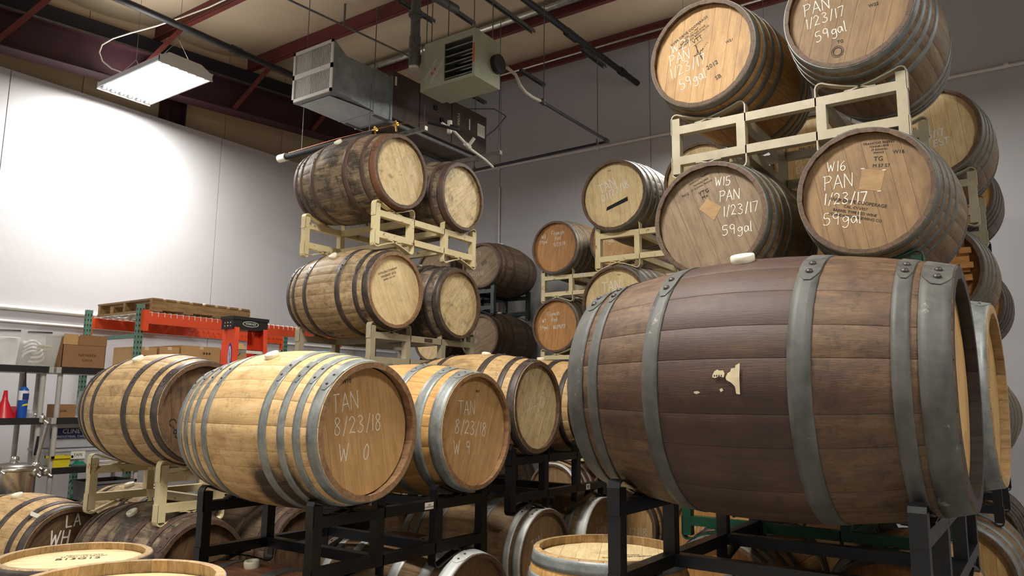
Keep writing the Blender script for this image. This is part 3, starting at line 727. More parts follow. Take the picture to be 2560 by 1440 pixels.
# ------------------------------------------------------------------ high-bay lights
def fixture(x, y, z, P, label, real=True):
    t_ = thing('ceiling_light', label, 'light', (x, y, z))
    hw, hl = .285, .58
    mb = MB()      # open-bottomed housing: sloping white tray
    top = [(-.17, -hl+.03, .085), (.17, -hl+.03, .085), (.17, hl-.03, .085), (-.17, hl-.03, .085)]
    low = [(-hw, -hl, 0), (hw, -hl, 0), (hw, hl, 0), (-hw, hl, 0)]
    mb.add(top+low, [(0, 1, 2, 3), (0, 4, 5, 1), (1, 5, 6, 2), (2, 6, 7, 3), (3, 7, 4, 0)])
    for y0 in (-hl, hl-.006): mb.box(-hw, hw, y0, y0+.006, -.06, .02)
    for x0 in (-hw, hw-.006): mb.box(x0, x0+.006, -hl, hl, -.045, .005)
    obj('housing', mb, 'fixture_white', t_)
    rf = MB()
    n = 6; wd = 2*(hw-.012)/n
    for k in range(n):
        a = -hw+.012+k*wd
        rf.add([(a, -hl+.01, -.045), (a+wd/2, -hl+.01, .0), (a+wd, -hl+.01, -.045), (a, hl-.01, -.045), (a+wd/2, hl-.01, .0), (a+wd, hl-.01, -.045)], [(0, 3, 4, 1), (1, 4, 5, 2)])
    obj('reflector', rf, 'reflector', t_)
    tube = MB().tube([(0, -hl+.05, 0), (0, hl-.05, 0)], .009, 8).mesh('fluorescent_tube', 'tube_glow')
    sock = MB().box(-.012, .012, -.02, .02, -.018, .02).mesh('socket', 'fixture_white')
    for k in range(n):
        xx = -hw+.012+(k+.5)*wd
        link('fluorescent_tube', tube, t_, T(xx, 0, -.03))
        for yy in (-hl+.03, hl-.03): link('socket', sock, t_, T(xx, yy, -.03))
    la = bpy.data.lights.new('lamp', 'AREA'); la.shape = 'RECTANGLE'; la.size = .5; la.size_y = 1.05; la.energy = P; la.color = (1, .972, .925); la.spread = rad(176)
    lo = bpy.data.objects.new('lamp', la); COL.objects.link(lo); lo.parent = t_; lo.location = (0, 0, -.048)
    la = bpy.data.lights.new('ceiling_fill', 'AREA'); la.shape = 'RECTANGLE'; la.size = .3; la.size_y = 1.0; la.energy = P*.07; la.color = (1, .972, .925)  # extra lamp above the closed housing, added to brighten the ceiling
    lo = bpy.data.objects.new('ceiling_fill', la); COL.objects.link(lo); lo.parent = t_; lo.location = (0, 0, .10); lo.rotation_euler = (pi, 0, 0)
    for sy in (-.4, .4):
        mbw = MB().tube([(-.17, sy, .08), (0, sy, .32), (0, sy, roof(x)-z+.2)], .0022, 5).tube([(.17, sy, .08), (0, sy, .32)], .0022, 5)
        obj('hanging_wire', mbw, 'strut_steel', t_)
    return t_
fixture(*FIXTURES[0], 'bright white fluorescent high-bay light hanging near the left wall')
LB = ['over the puncheons', 'behind the camera to the left', 'straight behind the camera', 'behind the camera, right of its path', 'behind the top barrels near the back wall', 'far right near the back wall, unseen, added for ambient light']
for f, s_ in zip(FIXTURES[1:], LB): fixture(*f, 'white fluorescent high-bay light hanging '+s_)
mb = MB().tube([(3.74, 7.56, 4.70), (3.62, 7.62, 4.73), (3.54, 7.66, 4.79), (3.51, 7.68, 4.88), (3.53, 7.68, 4.97), (3.60, 7.62, 5.05), (3.72, 7.50, 5.13), (3.88, 7.30, 5.22), (4.05, 7.12, 5.34), (4.2, 6.9, 5.45), (4.30, 5.6, 5.53), (4.31, 4.6, 5.55), (4.31, 2.0, 5.55)], .008, 6)
tag(obj('power_cord', mb, 'white_pvc'), 'pale cord looping from the bright light up along a red purlin', 'cord')

# ------------------------------------------------------------------ pipes, struts and conduits under the roof
def pipe(name, label, cat, pts, r, mat, couplings=(), n=10):
    mb = MB().tube(pts, r, n)
    for (a, b_) in couplings: mb.tube([a, b_], r*1.35, n)
    return tag(obj(name, mb, mat), label, cat)
pipe('sprinkler_pipe', 'long dark sprinkler pipe running above the bright light to the duct grille', 'pipe', [(-2, 7.06, 5.08), (3.5, 7.06, 5.2), (5.45, 7.06, 5.2), (8.3, 7.06, 5.22)], .035, 'dark_pipe', [((4.6, 7.06, 5.2), (4.72, 7.06, 5.2))])
pipe('sprinkler_pipe', 'dark sprinkler pipe crossing the ceiling right of the unit heater, with couplings', 'pipe', [(2.0, 4.09, 5.38), (5.9, 4.09, 5.48), (8.35, 3.98, 5.42)], .036, 'dark_pipe',
     [((6.75, 4.066, 5.462), (6.95, 4.06, 5.457)), ((7.9, 4.0, 5.43), (8.0, 3.996, 5.428))])
pipe('thin_conduit', 'thin grey conduit running over the duct grille to the flue', 'pipe', [(1.5, 6.1, 5.30), (4.65, 6.1, 5.47), (6.3, 5.95, 5.47)], .011, 'strut_steel')
pipe('hanger_rod', 'short hanger rod carrying the thin conduit above the duct grille', 'rod', [(5.30, 6.05, 5.47), (5.30, 6.05, 5.74)], .012, 'strut_steel')
pipe('duct_conduit', 'shiny silver conduit running along a red purlin behind the unit heater', 'pipe', [(6.72, 7.6, 5.80), (6.72, 1.0, 5.80), (6.72, -4.8, 5.80)], .042, 'bright_conduit', [((6.72, 6.35, 5.80), (6.72, 6.15, 5.80))])
pipe('roof_conduit', 'thin pale conduit clipped to the last purlin by the back wall', 'pipe', [(7.93, 7.6, 5.83), (7.93, -4.8, 5.83)], .013, 'bright_conduit')
def strut(label, a, b_):
    a = Vector(a); b_ = Vector(b_); mb = MB(); s = .041
    mb.bar(a+Vector((0, 0, s/2)), b_+Vector((0, 0, s/2)), s, .003); d = (b_-a).normalized(); r = d.cross(Vector((0, 0, 1)))
    for k in (-1, 1): mb.bar(a+r*k*s/2, b_+r*k*s/2, .003, s)
    return tag(obj('strut_channel', mb, 'strut_steel'), label, 'strut')
for lb, a, b_ in (('grey strut channel fixed beside the flue, left of the unit heater', (5.28, 5.2, 5.5), (5.82, 5.2, 5.5)),
                 ('grey strut channel holding the rods at the left of the unit heater', (5.1, 4.86, 5.5), (6.1, 4.86, 5.5)),
                 ('grey strut channel holding the rods at the right of the unit heater', (5.3, 4.42, 5.5), (6.62, 4.42, 5.5)),
                 ('short strut channel at the back wall below the crossing sprinkler pipe', (7.3, 4.18, 5.5), (7.85, 4.18, 5.5)),
                 ('short strut channel at the back wall right of the unit heater', (7.35, 5.1, 5.5), (7.9, 5.1, 5.5)),
                 ('short strut channel at the back wall below the unit heater', (7.5, 6.1, 5.5), (7.95, 6.1, 5.5))):
    strut(lb, a, b_)
# gas line to the heater
pipe('gas_pipe', 'black gas pipe bending along the back wall below the unit heater', 'pipe', [(6.02, 3.93, 4.37), (7.41, 3.92, 4.37), (7.44, 3.95, 4.37), (7.47, 5.93, 4.37)], .017, 'dark_pipe',
     [((7.36, 3.92, 4.37), (7.44, 3.93, 4.37)), ((6.02, 3.93, 4.37), (6.10, 3.93, 4.37))])
pipe('flexible_hose', 'pale flexible gas hose drooping from the unit heater to the black pipe', 'hose', [(5.38, 3.98, 4.50), (5.45, 3.93, 4.50), (5.54, 3.90, 4.46), (5.62, 3.90, 4.38), (5.74, 3.92, 4.36), (5.88, 3.93, 4.36), (6.02, 3.93, 4.37)], .016, 'hose_grey')
for lb, x, y, z0_, z1_ in (('thin rod holding the corner of the black gas pipe', 7.42, 4.05, 4.37, 5.5), ('thin rod holding the near end of the black gas pipe', 6.08, 3.93, 4.37, 5.6), ('thin rod holding the far end of the black gas pipe', 7.47, 5.9, 4.37, 5.5)):
    mb = MB().tube([(x, y, z0_), (x, y, z1_)], .005, 6).tube([(x, y, z0_-.02), (x, y, z0_+.045)], .02, 8)
    tag(obj('hanger_rod', mb, 'strut_steel'), lb, 'rod')

# ------------------------------------------------------------------ unit heater
t_ = thing('unit_heater', 'grey-green gas unit heater with dark louvres hanging from the ceiling', 'heater', (5.0, 3.97, 4.27))
x0, x1, y0, y1, z0_, z1_ = 0, .39, 0, .60, 0, .455
mb = MB().box(x0+.012, x1, y1-.004, y1, z0_, z1_).box(x0+.012, x1, y0, y0+.004, z0_, z1_).box(x0+.012, x1, y0+.004, y1-.004, z0_, z0_+.004).box(x0+.012, x1, y0+.004, y1-.004, z1_-.004, z1_).box(x1-.004, x1, y0, y1, z0_, z1_)
for (a, b_, c, d) in ((y0, y0+.025, z0_, z1_), (.355, y1, z0_, z1_), (y0+.025, .355, z0_, .03), (y0+.025, .355, z1_-.065, z1_)): mb.box(0, .012, a, b_, c, d)
obj('casing', mb, 'heater_green', t_)
obj('opening', MB().box(.2, .205, .02, .36, .03, .39), 'void_dark', t_)
for k in range(5):
    zz = .065+k*.071
    me = MB(); P_ = [(.012, zz-.02), (.03, zz-.012), (.06, zz+.004), (.10, zz+.016)]
    vs = []; 
    for (x, z) in P_: vs += [(x, .027, z), (x, .353, z), (x, .027, z+.012), (x, .353, z+.012)]
    fs = []
    for i in range(3): a = 4*i; fs += [(a, a+1, a+5, a+4), (a+2, a+6, a+7, a+3)]
    fs += [(0, 2, 3, 1), (12, 13, 15, 14)]
    me.add(vs, fs, False); obj('louvre', me, 'galvanised_duct', t_)
for k in range(4):
    zz = .10+k*.071
    obj('heat_tube', MB().tube([(.15, .03, zz), (.15, .35, zz)], .018, 10), 'stainless', t_)
obj('warning_strip', MB().box(-.002, 0, .004, .018, .13, .31), 'orange_tag', t_)
HE = Matrix(((0, 0, -1, 0), (-1, 0, 0, 0), (0, 1, 0, 0), (0, 0, 0, 1)))     # text plane on a face that looks towards -x
put_text('logo_print', 'HOT DAWG', .040, 'paper_white', t_, T(-.001, .445, .135)@HE@RZ(rad(50)), shear=.2)
put_text('logo_print', 'HOT DAWG', .040, 'paper_white', t_, T(-.001, .520, .180)@HE@RZ(rad(230)), shear=.2)
for yy, zz in ((.500, .140), (.465, .175)):
    obj('logo_mark', MB().add([(-.001, yy+.012*cos(a*pi/5), zz+.016*sin(a*pi/5)) for a in range(10)], [tuple(range(10))]), 'red_plastic', t_)
obj('side_fan', MB().tube([(.30, -.05, .22), (.30, 0, .22)], .09, 16), 'dark_pipe', t_, T(0.02, 0, 0))
obj('burner_box', MB().box(.02, .34, y1, y1+.06, .0, .40), 'heater_green', t_)
for x, y in ((.06, .57), (.30, .57), (.06, .06), (.33, .05)):
    obj('hanging_rod', MB().tube([(x, y, z1_-.02), (x, y, 1.24)], .005, 6), 'strut_steel', t_)
t_ = thing('flue_pipe', 'dark round flue pipe with a white open end left of the unit heater', 'pipe', (5.0, 4.70, 4.53))
obj('upper_pipe', MB().tube([(0, 0, .30), (0, 0, .66), (.03, 0, .76), (.12, 0, .84), (.6, 0, .86)], .047, 18), 'strut_steel', t_)
obj('lower_pipe', MB().lathe([(.05, 0), (.056, .01), (.056, .30), (.048, .32)], 18), 'strut_steel', t_)
obj('end_cap', MB().lathe([(.045, -.02), (.052, -.01), (.052, .002)], 18), 'white_pvc', t_)
obj('collar', MB().tube([(0, 0, .52), (0, 0, .56)], .070, 18), 'strut_steel', t_)

# ------------------------------------------------------------------ duct with grille, brown air handler
t_ = thing('air_handler', 'brown air handler with silver duct and white return grille under the ceiling', 'air handler', (4.2, 4.91, 4.06))
# grille plane x=0, y 0 .. .53, z 0 .. .48
obj('plenum', MB().add([(0, 0, 0), (0, .53, 0), (0, .53, .48), (0, 0, .48), (.15, 0, .01), (.15, .53, .01), (.15, .53, .38), (.15, 0, .38)],
    [(4, 5, 6, 7), (0, 1, 5, 4), (3, 7, 6, 2), (0, 4, 7, 3), (1, 2, 6, 5)]), 'galvanised_duct', t_)
mb = MB().add([(.15, 0, .01), (.15, .53, .01), (.15, .53, .38), (.15, 0, .38), (.50, 0, -.02), (.50, .46, -.02), (.50, .46, .39), (.50, 0, .39)],
    [(0, 1, 5, 4), (3, 7, 6, 2), (0, 4, 7, 3), (1, 2, 6, 5)])
obj('duct', mb, 'galvanised_duct', t_)
obj('duct', MB().box(.50, .72, 0, .46, -.025, .40), 'galvanised_duct', t_)
obj('bottom_panel', MB().add([(.06, .10, .0), (.06, .50, .0), (.50, .455, -.026), (.50, .01, -.026), (.06, .10, -.004), (.06, .50, -.004), (.50, .455, -.031), (.50, .01, -.031)], [(4, 5, 6, 7), (0, 4, 7, 3), (1, 2, 6, 5), (0, 1, 5, 4), (0, 3, 2, 1)]), 'duct_sheen', t_)  # lighter plates put the reflected sheen of the duct's underside into colour
obj('bottom_panel', MB().box(.508, .715, .005, .455, -.031, -.026), 'duct_sheen', t_)
obj('duct_seam', MB().box(.495, .505, -.006, .466, -.03, .40), 'galvanised_duct', t_)
obj('duct_seam', MB().box(.71, .735, -.008, .47, -.035, .41), 'galvanised_duct', t_)
fr = MB()
for (a, b_, c, d) in ((0, .53, 0, .028), (0, .53, .452, .48), (0, .025, 0, .48), (.505, .53, 0, .48), (0, .53, .215, .26)): fr.box(-.012, 0, a, b_, c, d)
obj('grille_frame', fr, 'grille_white', t_)
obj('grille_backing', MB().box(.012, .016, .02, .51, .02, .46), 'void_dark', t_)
for zb_ in (.03, .262):
    for k in range(24):
        y = .035+k*.0197
        obj('grille_blade', MB().box(-.006, .002, y-.0022, y+.0022, zb_, zb_+.186), 'grille_white', t_)
    hb = MB()
    for k in range(12): hb.box(-.002, .002, .03, .30, zb_+.008+k*.0155-.0012, zb_+.008+k*.0155+.0012)
    g_ = obj('grille_mesh', hb, 'grille_white', t_); g_['kind'] = 'stuff'
    obj('filter', MB().box(.004, .006, .30, .505, zb_, zb_+.186), 'grille_white', t_)
cab = MB().box(.735, 2.22, 0, .53, .0, .47); obj('cabinet', cab, 'cabinet_brown', t_)
for x in (1.12, 1.62): obj('cabinet_seam', MB().box(x, x+.006, -.004, 0, .01, .46), 'void_dark', t_)
obj('name_label', MB().box(.765, .79, -.003, 0, .33, .42), 'paper_white', t_)
put_text('name_print', 'YORK', .055, 'paper_white', t_, T(1.73, -.003, .30)@RX(pi/2)@RZ(-pi/2))
obj('data_label', MB().box(1.91, 1.93, -.003, 0, .24, .36), 'paper_white', t_)
g_ = obj('data_label', MB().box(2.06, 2.19, -.003, 0, .22, .36), 'paper_white', t_)
for k in range(4): obj('label_line', MB().box(2.08+k*.03, 2.084+k*.03, -.004, -.003, .24, .34), 'ink_black', t_)
for x, z in ((1.36, .30), (1.46, .20)):
    obj('port', MB().tube([(x, -.012, z), (x, 0, z)], .028, 14), 'void_dark', t_)
# hanging trapeze rails
t_ = thing('trapeze_hanger', 'galvanised strut trapeze carrying the brown air handler', 'hanger', (5.2, 4.6, 3.98))
for x, y0, y1 in ((.02, .12, .88), (1.0, -.06, .95)):
    obj('cross_strut', MB().box(x-.02, x+.02, y0, y1, 0, .04), 'bright_conduit', t_)
for y in (.36, .74): obj('rail_strut', MB().box(-.45, 1.15, y-.013, y+.013, .04, .068), 'strut_steel', t_)
for x, y in ((.02, .15), (1.0, -.03), (.02, .86), (1.0, .92)): obj('hanging_rod', MB().tube([(x, y, 0), (x, y, 1.5)], .005, 6), 'strut_steel', t_)
# capped pipe, copper line, valves, white drain
t_ = thing('insulated_pipe', 'black insulated pipe with white cap ending above the upper dark barrel', 'pipe', (4.66, 6.15, 3.8))
obj('pipe', MB().tube([(0, -.03, 0), (0, -1.30, 0)], .028, 12), 'hose_black', t_)
obj('end_cap', MB().tube([(0, .04, 0), (0, -.07, 0)], .040, 14), 'white_pvc', t_)
obj('copper_line', MB().tube([(0, -.1, .035), (0, -.8, .045), (0, -1.3, .035), (0, -1.6, .03), (.1, -1.86, .02)], .0045, 8), 'copper', t_)
for y in (-.30, -1.24): obj('hanging_rod', MB().tube([(0, y, .02), (0, y, 1.84 if y > -1 else .5)], .004, 6), 'strut_steel', t_)
for y in (-1.31, -1.57):
    v_ = obj('brass_valve', MB().tube([(-.0, y-.025, .03), (-.0, y+.025, .03)], .016, 10).tube([(0, y, .03), (0, y, .065)], .009, 8).tube([(0, y, .03), (0, y-.015, -.04)], .009, 8), 'brass', t_)
tag(obj('drain_pipe', MB().tube([(5.1, 4.42, 3.95), (5.23, 4.41, 3.92), (5.27, 4.42, 3.93), (5.5, 4.44, 3.86), (5.52, 4.44, 3.84), (6.0, 4.60, 3.88), (6.3, 4.72, 3.90)], .013, 10)
    .tube([(5.46, 4.43, 3.86), (5.56, 4.45, 3.85)], .021, 10).tube([(5.52, 4.44, 3.85), (5.54, 4.38, 3.93)], .017, 10).tube([(5.2, 4.41, 3.88), (5.2, 4.41, 4.0)], .024, 10), 'white_pvc'), 'white plastic drain pipe with fittings under the brown air handler', 'pipe')
tag(obj('rubber_hose', MB().tube([(4.76, 4.29, 3.82), (4.85, 4.2, 3.80), (4.98, 4.14, 3.79), (5.08, 4.2, 3.84), (5.16, 4.36, 3.93)], .014, 8), 'hose_black'), 'black rubber hose linking the copper line to the white drain pipe', 'hose')
tag(obj('tube_loop', MB().tube([(6.3, 5.5, 4.55), (6.5, 5.3, 4.75), (6.75, 5.05, 4.78), (6.85, 4.95, 4.70), (6.7, 5.0, 4.5), (6.5, 5.1, 4.3)], .008, 6), 'strut_steel'), 'thin grey tube looping from the air handler beside the back wall', 'tube')

# ================================================================== PALLET RACK, LADDER, SHELVES
t_ = thing('pallet_rack', 'orange and green pallet rack against the left wall', 'rack', (3.65, 6.70, FLOOR))
Z0 = -FLOOR
def upright(x, y, mat):
    mb = MB().box(x-.026, x+.030, y-.002, y+.0, 0, 2.24+Z0)          # web facing -y
    mb.box(x-.026, x-.024, y, y+.045, 0, 2.24+Z0).box(x+.028, x+.030, y, y+.045, 0, 2.24+Z0)
    u_ = obj('upright', mb, mat, t_)
    hm = MB()
    for k in range(46):
        z = 2.20+Z0-k*.05
        for dx in (-.012, .016): hm.add([(x+dx-.006, y-.0035, z), (x+dx+.006, y-.0035, z), (x+dx+.003, y-.0035, z-.022), (x+dx-.003, y-.0035, z-.022)], [(0, 1, 2, 3)])
        hm.add([(x-.0275, y+.016, z), (x-.0275, y+.030, z), (x-.0275, y+.027, z-.022), (x-.0275, y+.019, z-.022)], [(0, 1, 2, 3)])
    g_ = obj('slot', hm, 'void_dark', u_); g_['kind'] = 'stuff'
for x in (0, 2.36):
    upright(x, 0, 'rack_teal'); upright(x, .95, 'rack_teal')
    for z in (1.95, 1.2, .5): obj('frame_brace', MB().bar((x, .03, z+Z0), (x, .98, z+Z0), .035, .035), 'rack_teal', t_)
    obj('frame_brace', MB().bar((x, .03, 1.25+Z0), (x, .98, 1.9+Z0), .03, .03), 'rack_teal', t_)
for z in (2.165, 1.28):
    for y in (-.03, .985):
        mb = MB().box(.04, 2.32, y-.022, y+.022, z-.10+Z0, z-.02+Z0).box(.04, 2.32, y-.022, y+.006, z-.02+Z0, z+Z0)
        obj('beam', mb, 'rack_orange', t_)
        for x in (.0, 2.32): obj('beam_connector', MB().box(x, x+.045, y-.026, y+.03, z-.17+Z0, z+.02+Z0), 'rack_orange', t_)
    wd = MB()
    for k in range(38): wd.bar((.07+k*.061, -.055, z+.006+Z0), (.07+k*.061, 1.0, z+.006+Z0), .006, .006)
    for k in range(9): wd.bar((.05, -.04+k*.128, z+.001+Z0), (2.32, -.04+k*.128, z+.001+Z0), .006, .006)
    for k in range(38): wd.bar((.07+k*.061, -.056, z+.006+Z0), (.07+k*.061, -.056, z-.035+Z0), .005, .005)
    g_ = obj('wire_deck', wd, 'conduit_paint', t_); g_['kind'] = 'stuff'
# pallet on the rack
t_ = thing('wooden_pallet', 'wooden pallet lying on top of the orange and green rack', 'pallet', (3.72, 6.66, 2.18))
for y in (0, .47, .94):
    mb = MB().box(0, 1.05, y, y+.038, .018, .105)
    obj('stringer', mb, 'pallet_wood', t_)
for k in range(8): obj('deck_board', MB().box(.0+k*.134, .0+k*.134+.10, -.01, .99, .105, .122), 'pallet_wood', t_)
for k in range(4): obj('bottom_board', MB().box(.0+k*.31, .0+k*.31+.10, -.01, .99, 0, .018), 'pallet_wood', t_)
tag(obj('paper_sheet', MB().add([(3.95, 7.2, 2.308), (4.28, 6.95, 2.310), (4.45, 7.0, 2.35), (4.15, 7.35, 2.375)], [(0, 1, 2, 3)]).add([(4.28, 6.95, 2.312), (4.62, 6.90, 2.312), (4.45, 7.0, 2.352)], [(0, 1, 2)]), 'paper_white'),
    'loose white paper sheet curling on the wooden pallet', 'paper')
def carton(label, x, y, z, w_, d, h, mat='cardboard', rz=0, tape=True, text=None, open_=False, ring=False, group=None):
    t_ = thing('cardboard_box', label, 'box', (x, y, z), rz, group)
    mb = MB()
    if open_:
        th = .004
        mb.box(0, w_, 0, th, 0, h).box(0, w_, d-th, d, 0, h).box(0, th, 0, d, 0, h).box(w_-th, w_, 0, d, 0, h).box(0, w_, 0, d, 0, th)
    else: mb.box(0, w_, 0, d, 0, h)
    obj('body', mb, mat, t_)
    if not open_ and tape:
        obj('tape', MB().box(w_/2-.02, w_/2+.02, -.001, d+.001, h-.03, h+.001), 'label_cream', t_)
    if text:
        for (s_, u, v, sz, mt) in text: put_text('print', s_, sz, mt, t_, T(u, -.0008, v)@RX(pi/2))
    if ring: obj('round_mark', MB().add([(w_*ring[0]+.028*cos(a*pi/8)*k, -.0012, h*ring[1]+.028*sin(a*pi/8)*k) for k in (1, .65) for a in range(16)], [(i, (i+1) % 16, 16+(i+1) % 16, 16+i) for i in range(16)]), ring[2], t_)
    return t_
zc = 1.30
carton('tan carton with a round red mark, at the left end of the pallet rack shelf', 3.27+.43, 6.83, zc, .20, .4, .56, text=[('\u03a6\u03a6\u03a6', .12, .47, .035, 'ink_black')], ring=(.25, .72, 'red_plastic'))
carton('tan carton right of the one with the red mark, on the pallet rack', 3.92, 6.82, zc, .20, .4, .575)
carton('wide tan carton with black symbols in the middle of the pallet rack shelf', 4.13, 6.80, zc, .42, .4, .60, text=[('\u03a6\u03a6\u03a6', .27, .53, .035, 'ink_black')])
carton('tan carton with a dark ring left of the open carton on the pallet rack', 4.57, 6.80, zc, .30, .4, .58, ring=(.45, .82, 'ink_brown'))
t_ = carton('open tan carton with its flap up, on the pallet rack behind the ladder', 4.89, 6.80, zc, .30, .4, .55, open_=True, ring=(.5, .82, 'ink_brown'))
obj('flap', MB().add([(0, .40, .55), (.30, .40, .55), (.24, .46, .70), (-.03, .46, .68)], [(0, 1, 2, 3)]).add([(0, .403, .55), (.30, .403, .55), (.24, .463, .70), (-.03, .463, .68)], [(3, 2, 1, 0)]), 'cardboard', t_)
carton('darker brown carton on the pallet rack just right of the open one', 5.22, 6.84, zc, .24, .4, .52, mat='cardboard_dark')
carton('brown carton at the right end of the pallet rack shelf', 5.5, 6.84, zc, .3, .4, .46, mat='cardboard_dark')

# ladder
t_ = thing('stepladder', 'folded orange fibreglass stepladder with a black top before the pallet rack', 'ladder', (4.07, 6.0, FLOOR))
HT = 2.13+Z0
mb = MB().box(-.005, .365, -.085, .085, HT-.115, HT-.012).box(-.012, .372, -.095, .095, HT-.03, HT)
obj('top_cap', mb, 'black_plastic', t_)
for k in range(6):
    obj('cap_bolt', MB().lathe([(.007, 0), (.006, .003), (.0001, .005)], 8), 'stainless', t_, T(-.006, -.05+.04*(k % 3), HT-.06-.03*(k//3))@RY(-pi/2))
o_ = MB().add([(.18+.085*cos(a*pi/12), -.0862, HT-.062+.026*sin(a*pi/12)) for a in range(24)], [tuple(range(24))])
obj('badge', o_, 'paper_white', t_)
o_ = MB().add([(.18+.078*cos(a*pi/12), -.0868, HT-.062+.021*sin(a*pi/12)) for a in range(24)], [tuple(range(24))])
obj('badge_inner', o_, 'black_plastic', t_)
put_text('badge_print', 'WERNER', .028, 'paper_white', t_, T(.18, -.0874, HT-.062)@RX(pi/2))
def rail_(xt, xb, yt, yb, mat='ladder_orange'):
    a = Vector((xt, yt, HT-.1)); b_ = Vector((xb, yb, .0)); mb = MB()
    mb.bar(a, b_, .004, .115, up=(0, 1, 0)); d = (b_-a).normalized(); sg = 1 if xt < .18 else -1
    for e in (-1, 1): mb.bar(a+Vector((sg*.021, e*.055, 0)), b_+Vector((sg*.021, e*.055, 0)), .042, .004, up=(0, 1, 0))
    return obj('rail', mb, mat, t_)
rail_(.012, -.03, -.045, -.12); rail_(.35, .40, -.045, -.12); rail_(.03, -.01, .05, .06); rail_(.33, .38, .05, .06)
for k in range(6):
    z = HT-.30-k*.305; f = (HT-.1-z)/(HT-.1)
    xl = .012-.042*f; xr = .35+.05*f; y = -.045-.075*f
    s_ = obj('step', MB().box(xl, xr, y-.045, y+.045, z, z+.004).box(xl, xr, y-.045, y-.042, z-.03, z+.004).box(xl, xr, y+.042, y+.045, z-.02, z), 'aluminium', t_)
    if k == 0:
        obj('step_label', MB().box(xl+.13, xl+.31, y-.047, y-.0455, z-.028, z-.002), 'paper_white', s_)
    for sg, xx in ((1, xl), (-1, xr)): obj('step_brace', MB().bar((xx+sg*.01, y-.03, z-.11), (xx+sg*.11, y-.03, z-.005), .003, .018, up=(0, 1, 0)), 'aluminium', t_)
# sticker on the side face of the near rail
a = Vector((.012-.004, -.045, HT-.1)); b_ = Vector((-.03-.004, -.12, 0)); d = (b_-a)
def side_pt(f, e): p = a+d*f; return Vector((p.x-.0015, p.y+e, p.z))
pts = [side_pt(.12+.055*cos(k*pi/12)*1.0, .028*sin(k*pi/12)) for k in range(24)]
obj('sticker', MB().add(pts, [tuple(range(24))]).add([p+Vector((.0004, 0, 0)) for p in pts], [tuple(reversed(range(24)))]), 'werner_blue', t_)
pts = [side_pt(.12+.042*cos(k*pi/12), .022*sin(k*pi/12))+Vector((-.0008, 0, 0)) for k in range(24)]
obj('sticker_face', MB().add(pts, [tuple(range(24))]), 'paper_white', t_)
put_text('sticker_print', 'WERNER', .034, 'werner_blue', t_, T(*(side_pt(.12, 0)+Vector((-.0022, 0, 0))))@HE@RX(rad(0))@RZ(rad(-83)))

# resin shelves
def shelf_unit(label, x0, x1, tags):
    t_ = thing('shelving_unit', label, 'shelf', (x0, 6.20, FLOOR))
    w_ = x1-x0; dd = .46
    for z in (1.62, 1.235, .86, .47, .10):
        z += Z0
        s_ = obj('shelf', MB().box(0, w_, .004, dd, z-.045, z), 'grey_resin', t_)
        obj('front_edge', MB().box(.035, w_-.035, 0, .006, z-.048, z+.001), 'black_resin', s_)
    for x in (.05, w_-.05):
        for y in (.05, dd-.05):
            for za, zb_ in ((-.12, .055), (.10, .425), (.47, .815), (.86, 1.19), (1.235, 1.575)):
                obj('post', MB().tube([(x, y, za+Z0), (x, y, zb_+Z0)], .019, 12), 'grey_resin', t_)
    return t_
shelf_unit('grey and black resin shelf at the left edge, nearer its corner', 1.86, 2.735, None)
shelf_unit('grey and black resin shelf beside the leftmost pale barrel', 2.755, 3.52, None)
def tub(name, label, cat, x, y, z, w_, d, h, mat, taper=.88, lid=None, lidmat=None):
    t_ = thing(name, label, cat, (x, y, z)); th = .004
    def ring(s, zz, ins): return [(w_/2+(px-.5)*(w_*s-2*ins), d/2+(py-.5)*(d*s-2*ins), zz) for px, py in ((0, 0), (1, 0), (1, 1), (0, 1))]
    A_ = ring(taper, 0, 0); B_ = ring(1, h, 0); C_ = ring(1, h, th); D_ = ring(taper, th, th)
    fs = [(3, 2, 1, 0)]+[(k, (k+1) % 4, 4+(k+1) % 4, 4+k) for k in range(4)]+[(4+k, 4+(k+1) % 4, 8+(k+1) % 4, 8+k) for k in range(4)]+[(8+k, 8+(k+1) % 4, 12+(k+1) % 4, 12+k) for k in range(4)]+[(12, 13, 14, 15)]
    obj('body', MB().add(A_+B_+C_+D_, fs), mat, t_)
    rim = MB(); 
    for (a, b_, c, e) in ((-.012, w_+.012, -.012, .004), (-.012, w_+.012, d-.004, d+.012), (-.012, .004, -.012, d+.012), (w_-.004, w_+.012, -.012, d+.012)): rim.box(a, b_, c, e, h-.018, h)
    obj('rim', rim, lidmat or mat, t_)
    return t_
z = 1.62
t_ = tub('storage_bin', 'clear storage bin with hoses and a label on the left shelf top', 'bin', 2.32, 6.24, z+.001, .47, .38, .255, 'clear_plastic')
obj('label', MB().box(.30, .41, -.003+.02, -.001+.02, .13, .165), 'label_cream', t_)
put_text('label_print', 'FILTER BAGS', .018, 'ink_black', t_, T(.355, .0155, .147)@RX(pi/2))
for k, zz in enumerate((.249, .251)):
    obj('lid_strip', MB().bar((.02+k*.2, -.005, zz), (.17+k*.22, -.005, zz+.006), .01, .014), 'black_plastic', t_)
tag(obj('white_bucket', MB().lathe([(.085, 0), (.10, .20), (.098, .205), (.09, .20)], 28, (2.46, 6.42, z+.008)), 'white_tub'), 'white bucket standing inside the clear storage bin', 'bucket')
tag(obj('folded_bag', MB().lathe([(.07, 0), (.085, .06), (.07, .15), (.03, .19), (.0001, .195)], 10, (2.62, 6.50, z+.008)), 'grey_bag'), 'crumpled grey bag inside the clear storage bin', 'bag')
mb = MB()
